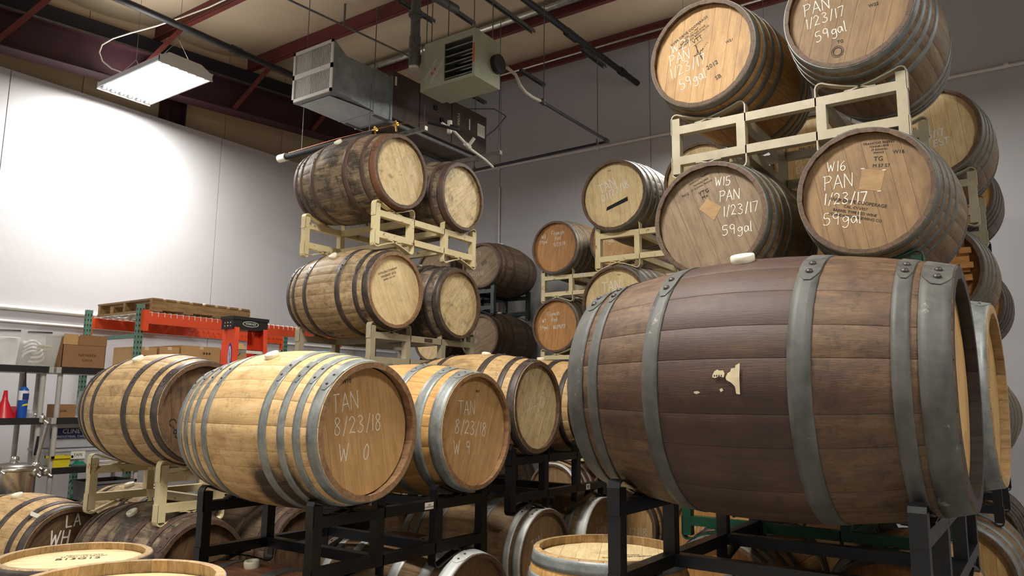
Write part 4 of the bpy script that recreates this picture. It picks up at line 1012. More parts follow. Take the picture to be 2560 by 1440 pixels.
for k in range(4):
    c = (2.67, 6.42+.01*k, z+.05+.03*k); rr = .075-.006*k
    mb.tube([(c[0]+rr*cos(a*pi/8), c[1]+.02*sin(a*pi/4), c[2]+rr*.55*sin(a*pi/8)+.03) for a in range(17)], .010, 8)
tag(obj('coiled_hose', mb, 'grille_white'), 'coil of pale tubing inside the clear storage bin', 'hose')
t_ = carton('plain brown carton with cut flaps standing on the right shelf top', 2.80, 6.24, z+.001, .33, .3, .25, mat='cardboard_dark', open_=True, text=[('NAVARRA', .19, .10, .03, 'ink_brown'), ('CAVA', .19, .06, .03, 'ink_brown')])
obj('flap', MB().box(-.002, .105, -.004, 0, .18, .262), 'cardboard', t_); obj('flap', MB().box(.118, .332, -.004, 0, .18, .262), 'cardboard_dark', t_)
carton('small tan carton half hidden between the bin and the brown carton', 2.745, 6.42, z+.001, .06, .2, .13, tape=False)
z = 1.235
mb = MB().lathe([(.075, 0), (.055, .05), (.02, .13), (.012, .20), (.009, .20)], 24, (2.46, 6.30, z+.001))
tag(obj('funnel', mb, 'red_plastic'), 'red funnel standing upside down on the middle left shelf', 'funnel')
tag(obj('scoop', MB().add([(2.52, 6.28, z+.002), (2.59, 6.28, z+.002), (2.59, 6.36, z+.002), (2.52, 6.36, z+.002), (2.54, 6.28, z+.085), (2.53, 6.36, z+.085)], [(0, 1, 2, 3), (0, 4, 1), (3, 2, 5), (0, 3, 5, 4), (1, 4, 5, 2)]), 'red_plastic'), 'small red plastic scoop between the funnel and the torch cylinder', 'scoop')
t_ = thing('torch_cylinder', 'blue and white gas torch cylinder with black nozzle on the left shelf', 'cylinder', (2.565, 6.26, z+.001))
obj('body', MB().lathe([(.031, 0), (.033, .005), (.033, .13)], 20), 'blue_plastic', t_)
obj('band', MB().lathe([(.0335, .13), (.0335, .20)], 20), 'white_tub', t_)
obj('shoulder', MB().lathe([(.033, .20), (.030, .212), (.014, .228), (.012, .235)], 20), 'blue_plastic', t_)
obj('label', MB().box(-.018, .024, -.0345, -.033, .132, .18), 'label_blue', t_)
obj('flash', MB().add([(-.02, -.0345, .085), (.02, -.0345, .092), (.025, -.0345, .108), (-.01, -.0345, .10)], [(0, 1, 2, 3)]), 'yellow_plastic', t_)
obj('nozzle', MB().tube([(0, 0, .23), (0, 0, .26), (.0, -.005, .30), (-.005, -.005, .345)], [.014, .010, .005, .005], 10), 'black_plastic', t_)
tag(obj('steel_pan', MB().lathe([(.05, 0), (.06, .03), (.058, .032), (.048, .004)], 24, (2.68, 6.32, z+.001)), 'stainless'), 'small stainless pan on the left shelf beside the torch cylinder', 'pan')
tag(obj('glass_jar', MB().lathe([(.025, 0), (.027, .04), (.02, .055), (.021, .06)], 16, (2.635, 6.29, z+.001)), 'frosted_bin'), 'little jar right behind the torch cylinder', 'jar')
carton('small brown carton with black print on the right middle shelf', 2.79, 6.26, z+.001, .16, .12, .10, tape=False, text=[('fonda', .06, .05, .028, 'ink_black')], mat='cardboard_dark')
tag(obj('plastic_jug', MB().lathe([(.05, 0), (.055, .01), (.053, .12), (.03, .17), (.028, .20), (.032, .205)], 24, (3.02, 6.32, z+.001)), 'clear_plastic'), 'clear plastic jug standing right of the small brown carton', 'jug')
z = .86
t_ = tub('storage_bin', 'clear storage bin with a blue printed label on the lower right shelf', 'bin', 2.80, 6.34, z+.14, .44, .28, .20, 'frosted_bin')
obj('label', MB().box(.02, .33, -.002, 0, .07, .15), 'label_blue', t_)
put_text('label_print', 'CLINE', .05, 'paper_white', t_, T(.17, -.0028, .125)@RX(pi/2))
put_text('label_print', 'INDUSTRIAL TAPE', .026, 'paper_white', t_, T(.17, -.0028, .085)@RX(pi/2))
t_ = tub('small_bin', 'low grey bin under the blue-labelled bin on the shelf', 'bin', 2.80, 6.34, z+.001, .44, .28, .13, 'frosted_bin')
t_ = tub('small_bin', 'small yellow bin on the lower right shelf', 'bin', 2.80, 6.22, z+.001, .13, .10, .085, 'yellow_plastic')
tag(obj('folded_cloth', MB().add([(2.95+.13*(i/8), 6.23+.09*(j/3), z+.002+(.045*sin(pi*i/8)*(.6+.4*sin(j*2.1+i)) if 0 < j < 3 else .008)) for j in range(4) for i in range(9)], [(j*9+i, j*9+i+1, j*9+i+10, j*9+i+9) for j in range(3) for i in range(8)], True), 'teal_cloth'), 'crumpled teal cloth on the lower right shelf', 'cloth')
t_ = thing('tag_card', 'white handwritten card above the teal cloth', 'card', (2.98, 6.335, z+.05)); obj('card', MB().box(0, .11, -.002, 0, 0, .06), 'paper_white', t_)
put_text('card_print', 'TAPE', .03, 'ink_black', t_, T(.055, -.0028, .03)@RX(pi/2))
tag(obj('steel_tray', MB().box(2.0, 2.5, 6.26, 6.5, z+.001, z+.03), 'stainless'), 'steel tray on the lower left shelf behind the tank', 'tray')
tag(obj('screwdriver', MB().tube([(2.68, 6.24, z+.10), (2.685, 6.24, z+.24)], .012, 8).tube([(2.685, 6.24, z+.24), (2.688, 6.24, z+.32)], .007, 8), 'black_plastic'), 'black-handled brush hanging at the lower left shelf', 'brush')
t_ = tub('floor_bin', 'dark grey bin behind the leftmost barrels under the shelf', 'bin', 3.1, 6.22, .471, .35, .3, .26, 'bin_grey')
t_ = tub('tool_case', 'grey case with yellow and black tag on the bottom shelf', 'case', 2.82, 6.20, .471, .2, .2, .13, 'bin_grey', taper=1)
obj('tag', MB().box(.04, .15, -.003, 0, .04, .08), 'yellow_plastic', t_)

# stainless tank
t_ = thing('steel_tank', 'small stainless tank with clamped lid, valves and bent pipe', 'tank', (2.42, 5.99, FLOOR))
b0 = Z0
obj('vessel', MB().lathe([(.05, b0+.28), (.155, b0+.34), (.16, b0+.36), (.16, b0+.86), (.165, b0+.87), (.165, b0+.89)], 36), 'stainless', t_)
obj('lid', MB().lathe([(.168, b0+.892), (.168, b0+.905), (.12, b0+.925), (.04, b0+.94), (.0001, b0+.942)], 36), 'stainless', t_)
obj('clamp_ring', MB().lathe([(.17, b0+.88), (.178, b0+.885), (.178, b0+.90), (.17, b0+.906)], 36), 'stainless', t_)
for k in range(3):
    a = 2*pi*k/3; obj('leg', MB().tube([(.13*cos(a), .13*sin(a), 0), (.13*cos(a), .13*sin(a), b0+.36)], .013, 10), 'stainless', t_)
obj('bent_pipe', MB().tube([(.14, -.06, b0+.90), (.15, -.06, b0+1.0), (.175, -.06, b0+1.14), (.185, -.06, b0+1.20), (.175, -.06, b0+1.235), (.15, -.06, b0+1.24)], .014, 12), 'stainless', t_)
for i, (x, y, z, r_) in enumerate(((.14, -.06, b0+.91, .03), (.10, -.14, b0+.87, .026), (.20, -.08, b0+.86, .028), (.15, -.06, b0+1.235, .02), (.03, .02, b0+.95, .03), (-.12, -.12, b0+.90, .022))):
    obj('fitting', MB().lathe([(r_*.7, -.025), (r_, -.012), (r_, .012), (r_*.7, .025)], 16, (x, y, z)).tube([(x, y, z), (x+.03, y-.03, z-.03)], r_*.5, 10), 'stainless', t_)
obj('drain_valve', MB().tube([(.12, -.12, b0+.60), (.18, -.17, b0+.60), (.25, -.17, b0+.62)], .013, 10).tube([(.18, -.17, b0+.58), (.18, -.17, b0+.64)], .022, 12), 'stainless', t_)
obj('drain_valve', MB().tube([(.10, -.12, b0+.50), (.19, -.17, b0+.49), (.24, -.17, b0+.50)], .015, 10).tube([(.15, -.16, b0+.47), (.15, -.16, b0+.53)], .022, 12), 'stainless', t_)
obj('handle', MB().tube([(-.15, -.05, b0+.84), (-.19, -.07, b0+.80), (-.18, -.07, b0+.74), (-.15, -.05, b0+.72)], .007, 8), 'stainless', t_)
#@@PART4
# ================================================================== RACKS
# the central stack (heads towards the puncheon), front rack rails along x
CX4, CY4 = 4.32, 4.24
rack('upper cream rusty rack of the central stack, between its top and third barrels', CX4, CY4, 0, 2.755, 2.555, 'cream_paint')
rack('lower cream rack of the central stack, with a rusty number plate on its rail', CX4, CY4, 0, 1.875, 1.655, 'beige_paint', tagged=[(.02, 1, .09, .028, '#', -1)])
rack('cream rack hidden at the bottom of the central stack', CX4, CY4, 0, .99, .79, 'beige_paint')
rack('cream floor rack under the central stack', CX4, CY4, 0, .13, -.07, 'beige_paint')
rack('cream rack under the leftmost pale barrel with dark hoops', 2.945, 4.40, 0, .985, .775, 'cream_paint')
rack('cream floor rack under the dark barrels of the left row', 2.90, 4.34, 0, .13, -.07, 'beige_paint')
rack('cream floor rack under the two farthest left barrels', 2.69, 5.38, 0, .13, -.07, 'beige_paint')
rack('glossy black rack with white tag, carrying the two golden chalked barrels', 2.71, 2.87, 0, .925, .675, 'black_paint', tagged=[(.12, 1, .062, .032, '5018\nCOOPER RACK', -1)])
rack('black floor rack under the golden barrels', 2.71, 2.87, 0, .02, -.07, 'black_paint')
rack('black rack with small white tag on its lower rail, under the dark-rimmed barrel', 4.28, 3.0, 0, 1.075, .815, 'black_paint', tagged=[(.32, 0, .05, .036, 'BARREL\nRACK', -1)])
rack('black floor rack under the white-hooped barrels', 4.40, 3.05, 0, .13, -.07, 'black_paint')
rack('heavy black rack carrying the big dark puncheon', 3.06, .76, 0, 1.075, .80, 'black_paint', W=1.44, D=.90, inner=.28, tagged=[(.50, 1, .03, .06, 'NO.1', -1)])
rack('black floor rack under the puncheon stack', 3.06, .76, 0, .02, -.07, 'black_paint', W=1.44, D=.80, inner=.28)
# right-hand foreground stack, heads towards the left wall
rack('beige rack of the right stack, between its top and third chalked barrels', 4.18, 1.015, -90, 2.91, 2.69, 'beige_paint')
rack('green rack hooked under the two PAN barrels above the puncheon', 4.18, 1.0, -90, 2.03, 1.68, 'green_paint')
rack('green rack behind the puncheon, low in the right stack', 4.18, 1.0, -90, 1.02, .79, 'green_paint')
rack('black floor rack at the foot of the right stack', 4.18, 1.0, -90, .13, -.07, 'black_paint')
# stack in front of the back wall, middle
rack('cream rack with white tag under the barrel marked TAN 01/22/18', 5.93, 2.46, -90, 2.81, 2.565, 'cream_paint', tagged=[(.16, 0, .085, .033, 'BARREL RACK', -1)])
rack('cream rack under the lower TAN barrel behind the puncheon', 5.93, 2.46, -90, 1.90, 1.66, 'cream_paint')
rack('cream rack second from the floor, behind the black racks', 5.93, 2.46, -90, 1.03, .79, 'cream_paint')
rack('cream floor rack under the farther TAN barrels', 5.93, 2.46, -90, .13, -.07, 'cream_paint')
rack('cream rack with small tag under the upper Flemish Red barrel', 7.5, 4.02, -90, 2.80, 2.57, 'cream_paint', tagged=[(-.04, 1, .07, .03, 'RACK', -1)])
rack('cream rack under the lower Flemish Red barrel', 7.5, 4.02, -90, 1.91, 1.67, 'cream_paint')
rack('cream rack with its hooks seen through the black racks', 7.5, 4.02, -90, 1.03, .79, 'cream_paint')
rack('cream floor rack at the back wall', 7.5, 4.02, -90, .13, -.07, 'cream_paint')
rack('dark green rack between the two dark barrels behind the central stack', 7.72, 6.02, -90, 2.76, 2.51, 'green_black_paint')
rack('dark green rack under the lower of the dark barrels at the back corner', 7.72, 6.02, -90, 1.88, 1.65, 'green_black_paint')
rack('dark green rack low in the back corner', 7.72, 6.02, -90, .99, .79, 'green_black_paint')
rack('dark green floor rack in the back corner', 7.72, 6.02, -90, .13, -.07, 'green_black_paint')
# right of it, behind the foreground stack
rack('beige rack under the two pale barrels behind the right stack', 5.72, .85, -90, 2.80, 2.57, 'beige_paint')
rack('beige rack under the open-headed barrel behind the right stack', 5.72, .85, -90, 1.90, 1.68, 'beige_paint')
rack('black rack low behind the right stack', 5.72, .85, -90, 1.03, .79, 'black_paint')
rack('black floor rack behind the right stack', 5.72, .85, -90, .13, -.07, 'black_paint')
rack('black rack of the farthest right stack, upper', 7.28, .90, -90, 2.76, 2.53, 'black_paint')
rack('black rack of the farthest right stack, middle', 7.28, .90, -90, 1.90, 1.66, 'black_paint')
rack('black rack of the farthest right stack, low', 7.28, .90, -90, 1.03, .79, 'black_paint')
rack('black floor rack of the farthest right stack', 7.28, .90, -90, .13, -.07, 'black_paint')

# ================================================================== BARRELS
C = 'chalk'; S = 'stamp'
# golden pair on the black rack
t_, B, HM = barrel('golden barrel with eight grey hoops, chalked TAN 8/23/18 W 0', 'golden', (2.31, 2.83, 1.27), -89.2, 'oak_stained', 'head_tan', 'galvanised_hoop', lod=0, board=102, seed=1, roll=26, chime='chime_tan',
    writing=[(C, 'TAN', -.176, .072, .075, 9, .004), (C, '8/23/18', -.160, -.016, .070, 4, .004), (C, 'W', -.125, -.128, .075, 2, .004), (C, '0', .008, -.122, .068, -4, .004), (S, 'W10', -.105, .206, .026, 8)])
barrel('golden barrel with wide grey hoops, chalked TAN 8/23/18 W9', 'wine', (3.13, 2.89, 1.25), -89, 'oak_clean', 'head_tan', 'galvanised_hoop', hoops=H6W, lod=0, board=70, seed=2, chime='chime_tan', bung=False,
    writing=[(C, 'TAN', -.132, .082, .07, 0, .004), (C, '8/23/18', -.155, -.008, .068, -5, .004), (C, 'W', -.158, -.116, .07, 0, .004), (C, '9', -.058, -.116, .062, 0, .004), (S, 'W9', .03, .20, .02, 0)])
barrel('pale barrel with charred black end and split head, chalked TAN 1/22/18', 'bour', (3.90, 3.0, 1.37), -88, 'bourbon_gold', 'head_blotched', 'black_iron_hoop', hoops=H6, lod=0, board=64, seed=3, roll=-12,
    writing=[(C, 'TAN', -.118, .118, .078, 12, .004), (C, '1/22/18', -.125, -.030, .07, 12, .004)])
barrel('pale barrel mostly hidden between the split-headed barrel and the puncheon', 'bour', (4.66, 3.02, 1.37), -90, 'oak_golden', 'head_tan', 'black_iron_hoop', hoops=H6, seed=4)
barrel('leftmost raised barrel, pale with dark iron hoops and a dark head', 'bour', (2.535, 4.33, 1.325), -91, 'bourbon_gold', 'head_dark', 'black_iron_hoop', hoops=H6, lod=0, board=95, seed=5, roll=30,
    writing=[(S, 'C-83-D', -.14, -.12, .06, -60)])
barrel('barrel hidden behind the golden TAN 8/23/18 barrel, dark hoops', 'bour', (3.29, 4.33, 1.325), -90, 'bourbon_pale', 'head_dark', 'black_iron_hoop', hoops=H6, lod=2, seed=6)
# central stack
barrel('top left barrel of the central stack, smoky dark with a rusty end hoop', 'bour', (3.95, 4.24, 3.075), -90.7, 'bourbon_dark', 'head_blotched', 'rusty_hoop', hoops=H6, lod=0, board=118, seed=7, first_hoop='orange_rust_hoop', roll=44)
barrel('top right barrel of the central stack, dark with a pale round head', 'bour', (4.66, 4.24, 3.05), -88.6, 'bourbon_dark', 'head_blotched', 'rusty_hoop', hoops=H6, board=40, seed=8)
barrel('lower left barrel of the central stack, pale weathered wood and stamped head', 'bour', (3.93, 4.23, 2.185), -91.4, 'bourbon_pale', 'head_pale', 'black_iron_hoop', hoops=H6, lod=0, board=-62, seed=9, roll=40, chime='chime_tan',
    writing=[(S, 'DISTILLING COMPANY', -.07, .130, .020, 22, 'ink_brown'), (S, 'WHISKEY 2013', -.06, .104, .024, 22, 'ink_brown'), (S, 'BARREL NO 1957', -.05, .082, .016, 22, 'ink_brown')])
barrel('lower right barrel of the central stack, nearly black with a scratched pale head', 'bour', (4.62, 4.22, 2.165), -88.7, 'bourbon_dark', 'head_blotched', 'black_iron_hoop', hoops=H6, board=50, seed=10)
barrel('hidden left barrel low in the central stack', 'bour', (3.94, 4.24, 1.31), -90, 'bourbon_brown', 'head_dark', 'black_iron_hoop', hoops=H6, lod=2, seed=11, bung=False)
barrel('hidden right barrel low in the central stack', 'bour', (4.70, 4.24, 1.31), -90, 'bourbon_brown', 'head_dark', 'black_iron_hoop', hoops=H6, lod=2, seed=12, bung=False)
barrel('hidden left barrel at the foot of the central stack', 'bour', (3.94, 4.24, .45), -90, 'bourbon_brown', 'head_dark', 'black_iron_hoop', hoops=H6, lod=2, seed=13, bung=False)
barrel('hidden right barrel at the foot of the central stack', 'bour', (4.70, 4.24, .45), -90, 'bourbon_brown', 'head_dark', 'black_iron_hoop', hoops=H6, lod=2, seed=14, bung=False)
# back corner stack
barrel('upper right dark barrel of the back corner stack, chalk scribbles on a grey head', 'bour', (7.73, 5.64, 3.06), 183, 'bourbon_brown', 'head_greyed', 'rusty_hoop', hoops=H6, board=35, seed=15, chalk_mat='faint_chalk',
    writing=[(C, '539', -.16, .12, .07, -5, .005), (C, '4/4', -.17, -.02, .06, 5, .005), (C, '02/13/18', -.18, -.12, .05, 0, .005), (S, 'IIIII', .03, .03, .07, 30)])
barrel('lower right dark barrel of the back corner stack, grey blotched head', 'bour', (7.72, 5.64, 2.17), 183, 'bourbon_brown', 'head_greyed', 'rusty_hoop', hoops=H6, board=25, seed=16, chalk_mat='faint_chalk',
    writing=[(C, '547', -.15, .02, .06, 0, .005), (C, '2/18', -.15, -.07, .05, 0, .005)])
barrel('upper left barrel of the back corner stack, seen through the upper cream rack', 'bour', (7.73, 6.40, 3.06), 181, 'bourbon_brown', 'head_greyed', 'rusty_hoop', hoops=H6, board=30, seed=17, chalk_mat='faint_chalk', bung=False,
    writing=[(C, 'W 2', -.14, .02, .07, 8, .005)])
barrel('lower left barrel of the back corner stack, seen under the lower cream rack', 'bour', (7.72, 6.40, 2.17), 181, 'bourbon_brown', 'head_pale', 'rusty_hoop', hoops=H6, board=60, seed=18, bung=False)
for i, (y, z, s_) in enumerate(((5.64, 1.31, 'hidden right barrel second from the floor in the back corner'), (6.40, 1.31, 'hidden left barrel second from the floor in the back corner'), (5.64, .45, 'hidden right barrel on the floor rack in the back corner'), (6.40, .45, 'hidden left barrel on the floor rack in the back corner'))):
    barrel(s_, 'bour', (7.72, y, z), 180, 'bourbon_brown', 'head_dark', 'rusty_hoop', hoops=H6, lod=2, seed=20+i, bung=False)
# right foreground stack
barrel('top left barrel of the right stack, honey head chalked W21 PAN 1/23/17 59gal', 'wine', (4.18, 1.37, 3.268), 177, 'wine_amber', 'head_tan', 'dull_grey_hoop', lod=0, board=80, seed=30, bung=False,
    writing=[(C, 'W21', -.182, .060, .055, 6, .004, 1.2), (C, 'PAN', -.195, -.014, .062, 7, .004), (C, '1/23/17', -.190, -.088, .060, 11, .004), (C, '59gal', -.132, -.168, .056, 14, .004),
             (S, 'RIVER DRIVE COOPERAGE', -.078, .160, .021, 26), (S, 'CAL. CV 1957', -.062, .144, .015, 26), (S, 'BARREL TYPE RED WINE', -.056, .130, .015, 26), (S, 'FOUNDATION BREWING CO', -.050, .116, .015, 26), (S, 'VTT', -.03, .098, .034, 22), (S, '---------', -.028, .078, .02, 22),
             (S, '2012', .051, -.072, .034, 20), (S, 'SB', .082, -.148, .034, 20), (S, 'W21', .15, .036, .022, 12), ('ink', '~', -.045, -.012, .045, 26, .0035)])
t_, B, HM = barrel('top right barrel of the right stack, brown head, cut by the frame', 'wine', (4.15, .63, 3.29), 177, 'wine_brown', 'head_umber', 'galvanised_hoop', lod=0, board=75, seed=31, bung=False,
    writing=[(C, 'W22', -.20, .11, .06, 4, .004), (C, 'PAN', -.205, .028, .062, 4, .004), (C, '1/23/17', -.198, -.040, .052, 6, .004), (C, '59gal', -.152, -.122, .052, 8, .004), (S, 'W22', .113, -.011, .022, 2), (S, 'TG', -.043, -.150, .022, 0)])
def ring_mark(t_, HM, u, v, r0, r1, mat):
    mb = MB(); n = 24
    for k in range(n):
        if k % 2: continue
    mb.add([(u+r*cos(2*pi*k/n), v+r*sin(2*pi*k/n), .0014) for r in (r0, r1) for k in range(n)], [(k, (k+1) % n, n+(k+1) % n, n+k) for k in range(n)])
    return obj('stamp', mb, mat, t_, HM)
ring_mark(t_, HM, -.058, -.197, .018, .022, 'ink_black'); ring_mark(t_, HM, -.058, -.197, .027, .029, 'ink_black')
t_, B, HM = barrel('brown-headed barrel above the puncheon, chalked W15 PAN 1/23/17 59gal', 'wine', (4.13, 1.35, 2.34), 179.3, 'wine_brown', 'head_greyed', 'dull_grey_hoop', lod=0, board=110, seed=32, bung=False,
    writing=[(C, 'W15', .028, .172, .046, -4, .0038), (C, 'PAN', .048, .086, .054, 0, .0038), (C, '1/23/17', .066, .006, .052, 2, .0038, .98), (C, '59gal', .060, -.092, .050, 2, .0038, 1.1),
             (S, 'YTG', -.034, .150, .030, 17), (S, 'M+', -.028, .124, .026, 17), (S, 'W15', -.136, .149, .020, 17), (S, 'FRANCOIS FRERES', -.060, .225, .014, 24), (S, 'TONNELLERIE', -.05, .205, .014, 22), (S, 'ST ROMAIN FRANCE', -.045, .188, .013, 20)])
patch('scraped_square', [(-.062, .064), (-.018, .106), (.020, .104), (.056, .034), (-.004, .002)][0:1]+[(-.018, .112), (.058, .060), (.016, -.008)], 'scraped_wood', t_, HM, z=.0006)
t_, B, HM = barrel('orange-brown headed barrel above the puncheon, chalked W16 PAN 1/23/17 59gal', 'wine', (4.15, .61, 2.38), 178, 'wine_brown', 'head_umber', 'dull_grey_hoop', lod=0, board=100, seed=33, bung=False,
    writing=[(C, 'W16', -.160, .122, .048, -3, .0038), (C, 'PAN', -.180, .036, .066, -1, .0038), (C, '1/23/17', -.184, -.036, .054, -5, .0046), (C, '59gal', -.192, -.134, .056, -3, .0038, 1.1),
             (S, 'TG', .065, .146, .030, -6), (S, 'M 57 57', .075, .112, .022, -8), (S, 'W16', .15, .164, .024, -8), (S, 'FRANCOIS FRERES', .070, .222, .016, -4), (S, 'TONNELLERIE', .070, .206, .013, -4), (S, 'ST ROMAIN', .070, .190, .013, -4), (S, 'FRANCE', .068, .176, .012, -4),
             (S, 'RIVER DRIVE COOPERAGE', -.035, -.046, .022, -17), (S, 'CAL. CV 1957', -.045, -.070, .018, -17), (S, 'BARREL TYPE RED WINE', -.050, -.092, .018, -17), (S, 'FOUNDATION BREWING CO', -.050, -.114, .018, -17)])
patch('scraped_square', [(-.006, .112), (.090, .086), (.066, -.008), (-.026, .016)], 'scraped_wood', t_, HM, z=.0006)
for p_ in ((-.004, .112), (.086, .090), (.060, -.006)): patch('staple', [(p_[0]-.008, p_[1]-.002), (p_[0]+.008, p_[1]-.003), (p_[0]+.008, p_[1]+.001), (p_[0]-.008, p_[1]+.002)], 'paper_white', t_, HM)
for i, (y, z, s_, ld) in enumerate(((1.38, 1.33, 'barrel hidden behind the big puncheon, left', 2), (.62, 1.33, 'barrel hidden behind the big puncheon, right', 2), (1.38, .45, 'barrel glimpsed between the rails of the puncheon rack', 1), (.62, .45, 'barrel on the floor rack behind the right legs of the puncheon rack', 1))):
    barrel(s_, 'wine', (4.20 if z < 1 else 4.50, y, z), 180, 'wine_amber', 'head_orange', 'dull_grey_hoop', lod=ld, seed=34+i, bung=False)
# puncheons
t_, B, HM = barrel('huge dark puncheon with six wide grey hoops and torn label', 'punch', (2.64, .78, 1.46), -90.8, 'puncheon_oak', 'head_honey', 'puncheon_hoop', hoops=HP, lod=0, board=88, seed=40, roll=19, bung_x=-.028, chime='chime_black', bung_size=(.040, .026))
RL = 19
def torn(name, pts, mat='label_cream'): surf_patch(name, 'punch', [(x, a+RL) for x, a in pts], mat, t_, B, off=.003)
torn('torn_label', [(-.030, -86.6), (-.024, -85.2), (-.016, -84.6), (-.008, -85.0), (.002, -84.9), (.007, -86.0), (.004, -87.6), (-.010, -87.2), (-.022, -87.8), (-.031, -87.5)])
torn('torn_label', [(.010, -87.6), (.016, -86.0), (.024, -85.4), (.027, -84.2), (.038, -84.0), (.040, -83.0), (.052, -82.2), (.051, -87.5), (.051, -94.0), (.040, -93.8), (.040, -91.8), (.034, -90.6), (.026, -89.6), (.012, -88.6)])
torn('label_scrap', [(-.090, -93.0), (-.078, -92.8), (-.070, -93.4), (-.082, -94.0), (-.091, -93.6)])
torn('label_scrap', [(-.010, -92.2), (-.002, -91.6), (.002, -92.6), (-.006, -93.2)])
for k in range(4): torn('label_print', [(-.026+k*.007, -86.7), (-.022+k*.007, -86.6), (-.022+k*.007, -87.3), (-.026+k*.007, -87.3)], 'ink_black')
barrel('second puncheon with pale galvanised end hoop, right of the dark one', 'punch2', (3.54, .67, 1.45), -92.2, 'wine_amber', 'head_honey', 'galvanised_hoop', hoops=HP, lod=0, board=60, seed=41, chime='chime_pale', bung=False)
barrel('reddish barrel on the floor rack right under the puncheon, left', 'wine', (2.72, .64, .345), -90, 'reddish_oak', 'head_umber', 'dull_grey_hoop', seed=42, bung=False)
barrel('barrel on the floor rack under the second puncheon', 'wine', (3.46, .78, .345), -90, 'wine_brown', 'head_umber', 'dull_grey_hoop', lod=2, seed=43, bung=False)
# stack by the back wall
t_, B, HM = barrel('pale-headed barrel chalked TAN 01/22/18 with a black bar, grey hoops', 'wine', (5.93, 2.84, 3.11), 180, 'wine_brown', 'head_pale', 'dull_grey_hoop', hoops=H8, board=96, seed=50, bung=False,
    writing=[(C, 'TAN', -.132, .030, .080, 20, .009), (C, '01/22/18', -.105, -.040, .062, 22, .009), (S, 'W11', -.042, .221, .016, 0)])
patch('black_tape', [(-.078, -.122), (-.070, -.090), (.120, -.026), (.124, -.060)], 'hose_black', t_, HM)
barrel('pale-headed barrel half hidden behind the left end of the beige rack', 'wine', (5.87, 2.06, 3.10), 180, 'wine_brown', 'head_pale', 'dull_grey_hoop', board=92, seed=51, bung=False)
barrel('barrel chalked TAN just below the cream rack, half behind the puncheon', 'wine', (5.92, 2.82, 2.21), 178, 'wine_brown', 'head_pale', 'galvanised_hoop', board=94, seed=52, bung=False,
    writing=[(C, 'TAN', -.120, .088, .085, 4, .009), (C, '01/22/18', -.12, -.02, .06, 4, .006), (S, 'W20', .037, .225, .016, 0)])
barrel('barrel hidden behind the W15 barrel', 'wine', (5.92, 2.06, 2.21), 180, 'wine_brown', 'head_honey', 'dull_grey_hoop', lod=2, seed=53, bung=False)
barrel('hidden left barrel second from the floor behind the puncheon', 'wine', (5.92, 2.84, 1.34), 180, 'wine_brown', 'head_honey', 'dull_grey_hoop', lod=2, seed=54, bung=False)
barrel('hidden right barrel second from the floor behind the puncheon', 'wine', (5.92, 2.08, 1.34), 180, 'wine_brown', 'head_honey', 'dull_grey_hoop', lod=2, seed=55, bung=False)
barrel('floor-level barrel chalked 2/18, seen right of the black rack post', 'wine', (5.93, 2.80, .45), 180, 'wine_amber', 'head_tan', 'black_iron_hoop', board=85, seed=56, bung=False,
    writing=[(C, '2/2/18', .02, -.07, .06, 4, .006)], chalk_mat='faint_chalk')
barrel('floor-level barrel seen between the rails of the black puncheon rack', 'wine', (5.8, 2.05, .45), 180, 'wine_amber', 'head_orange', 'black_iron_hoop', board=85, seed=57, bung=False, writing=[(C, '4/27', -.12, .05, .06, 4, .006)], chalk_mat='faint_chalk')
# Flemish Red pair
barrel('orange-brown barrel chalked W8 Flemish Red 9/28/16, by the back wall', 'wine', (7.5, 4.39, 3.11), 180, 'wine_brown', 'head_orange', 'dull_grey_hoop', board=82, seed=60, bung=False,
    writing=[(C, 'Flemish', -.060, .142, .050, 0, .005), (C, 'Red', -.012, .085, .045, 0, .005), (C, '9/28/16', -.030, .012, .042, 3, .005), (C, 'W8', -.190, .120, .045, 0, .005), (C, '59gal', -.212, .062, .036, 2, .0045)])
barrel('lower orange-brown barrel chalked W7 Flemish Red 10/19/17', 'wine', (7.55, 4.41, 2.24), 180, 'wine_brown', 'head_orange', 'dull_grey_hoop', board=84, seed=61, bung=False,
    writing=[(C, 'Flemish', -.118, .104, .048, 4, .005), (C, 'Red', -.062, .046, .044, 3, .005), (C, 'W7', -.185, .040, .040, 2, .005), (C, '59gal', -.21, -.035, .036, 2, .005), (C, '10/19/17', -.04, -.036, .040, 2, .006)])
barrel('brown barrel behind the left half of the cream rack, chalk just showing', 'wine', (7.5, 3.64, 3.11), 180, 'wine_brown', 'head_tan', 'black_iron_hoop', board=70, seed=62, bung=False,
    writing=[(C, 'W9', -.19, .080, .05, 0, .005), (C, '59gal 9/29', -.16, -.02, .05, 0, .005)])
barrel('barrel hidden right of the lower Flemish Red barrel', 'wine', (7.55, 3.65, 2.24), 180, 'wine_brown', 'head_orange', 'dull_grey_hoop', lod=2, seed=63, bung=False)
for i, (y, z, s_) in enumerate(((4.40, 1.34, 'hidden barrel below the Flemish Red pair'), (3.64, 1.34, 'hidden barrel below and right of the Flemish Red pair'), (4.40, .45, 'pale-hooped floor barrel glimpsed under the cream hooks'), (3.64, .45, 'reddish floor barrel glimpsed behind the black racks'))):
    barrel(s_, 'wine', (7.5, y, z), 180, 'reddish_oak', 'head_umber', 'white_zinc_hoop' if i > 1 else 'dull_grey_hoop', lod=1 if i > 1 else 2, seed=64+i, bung=False)
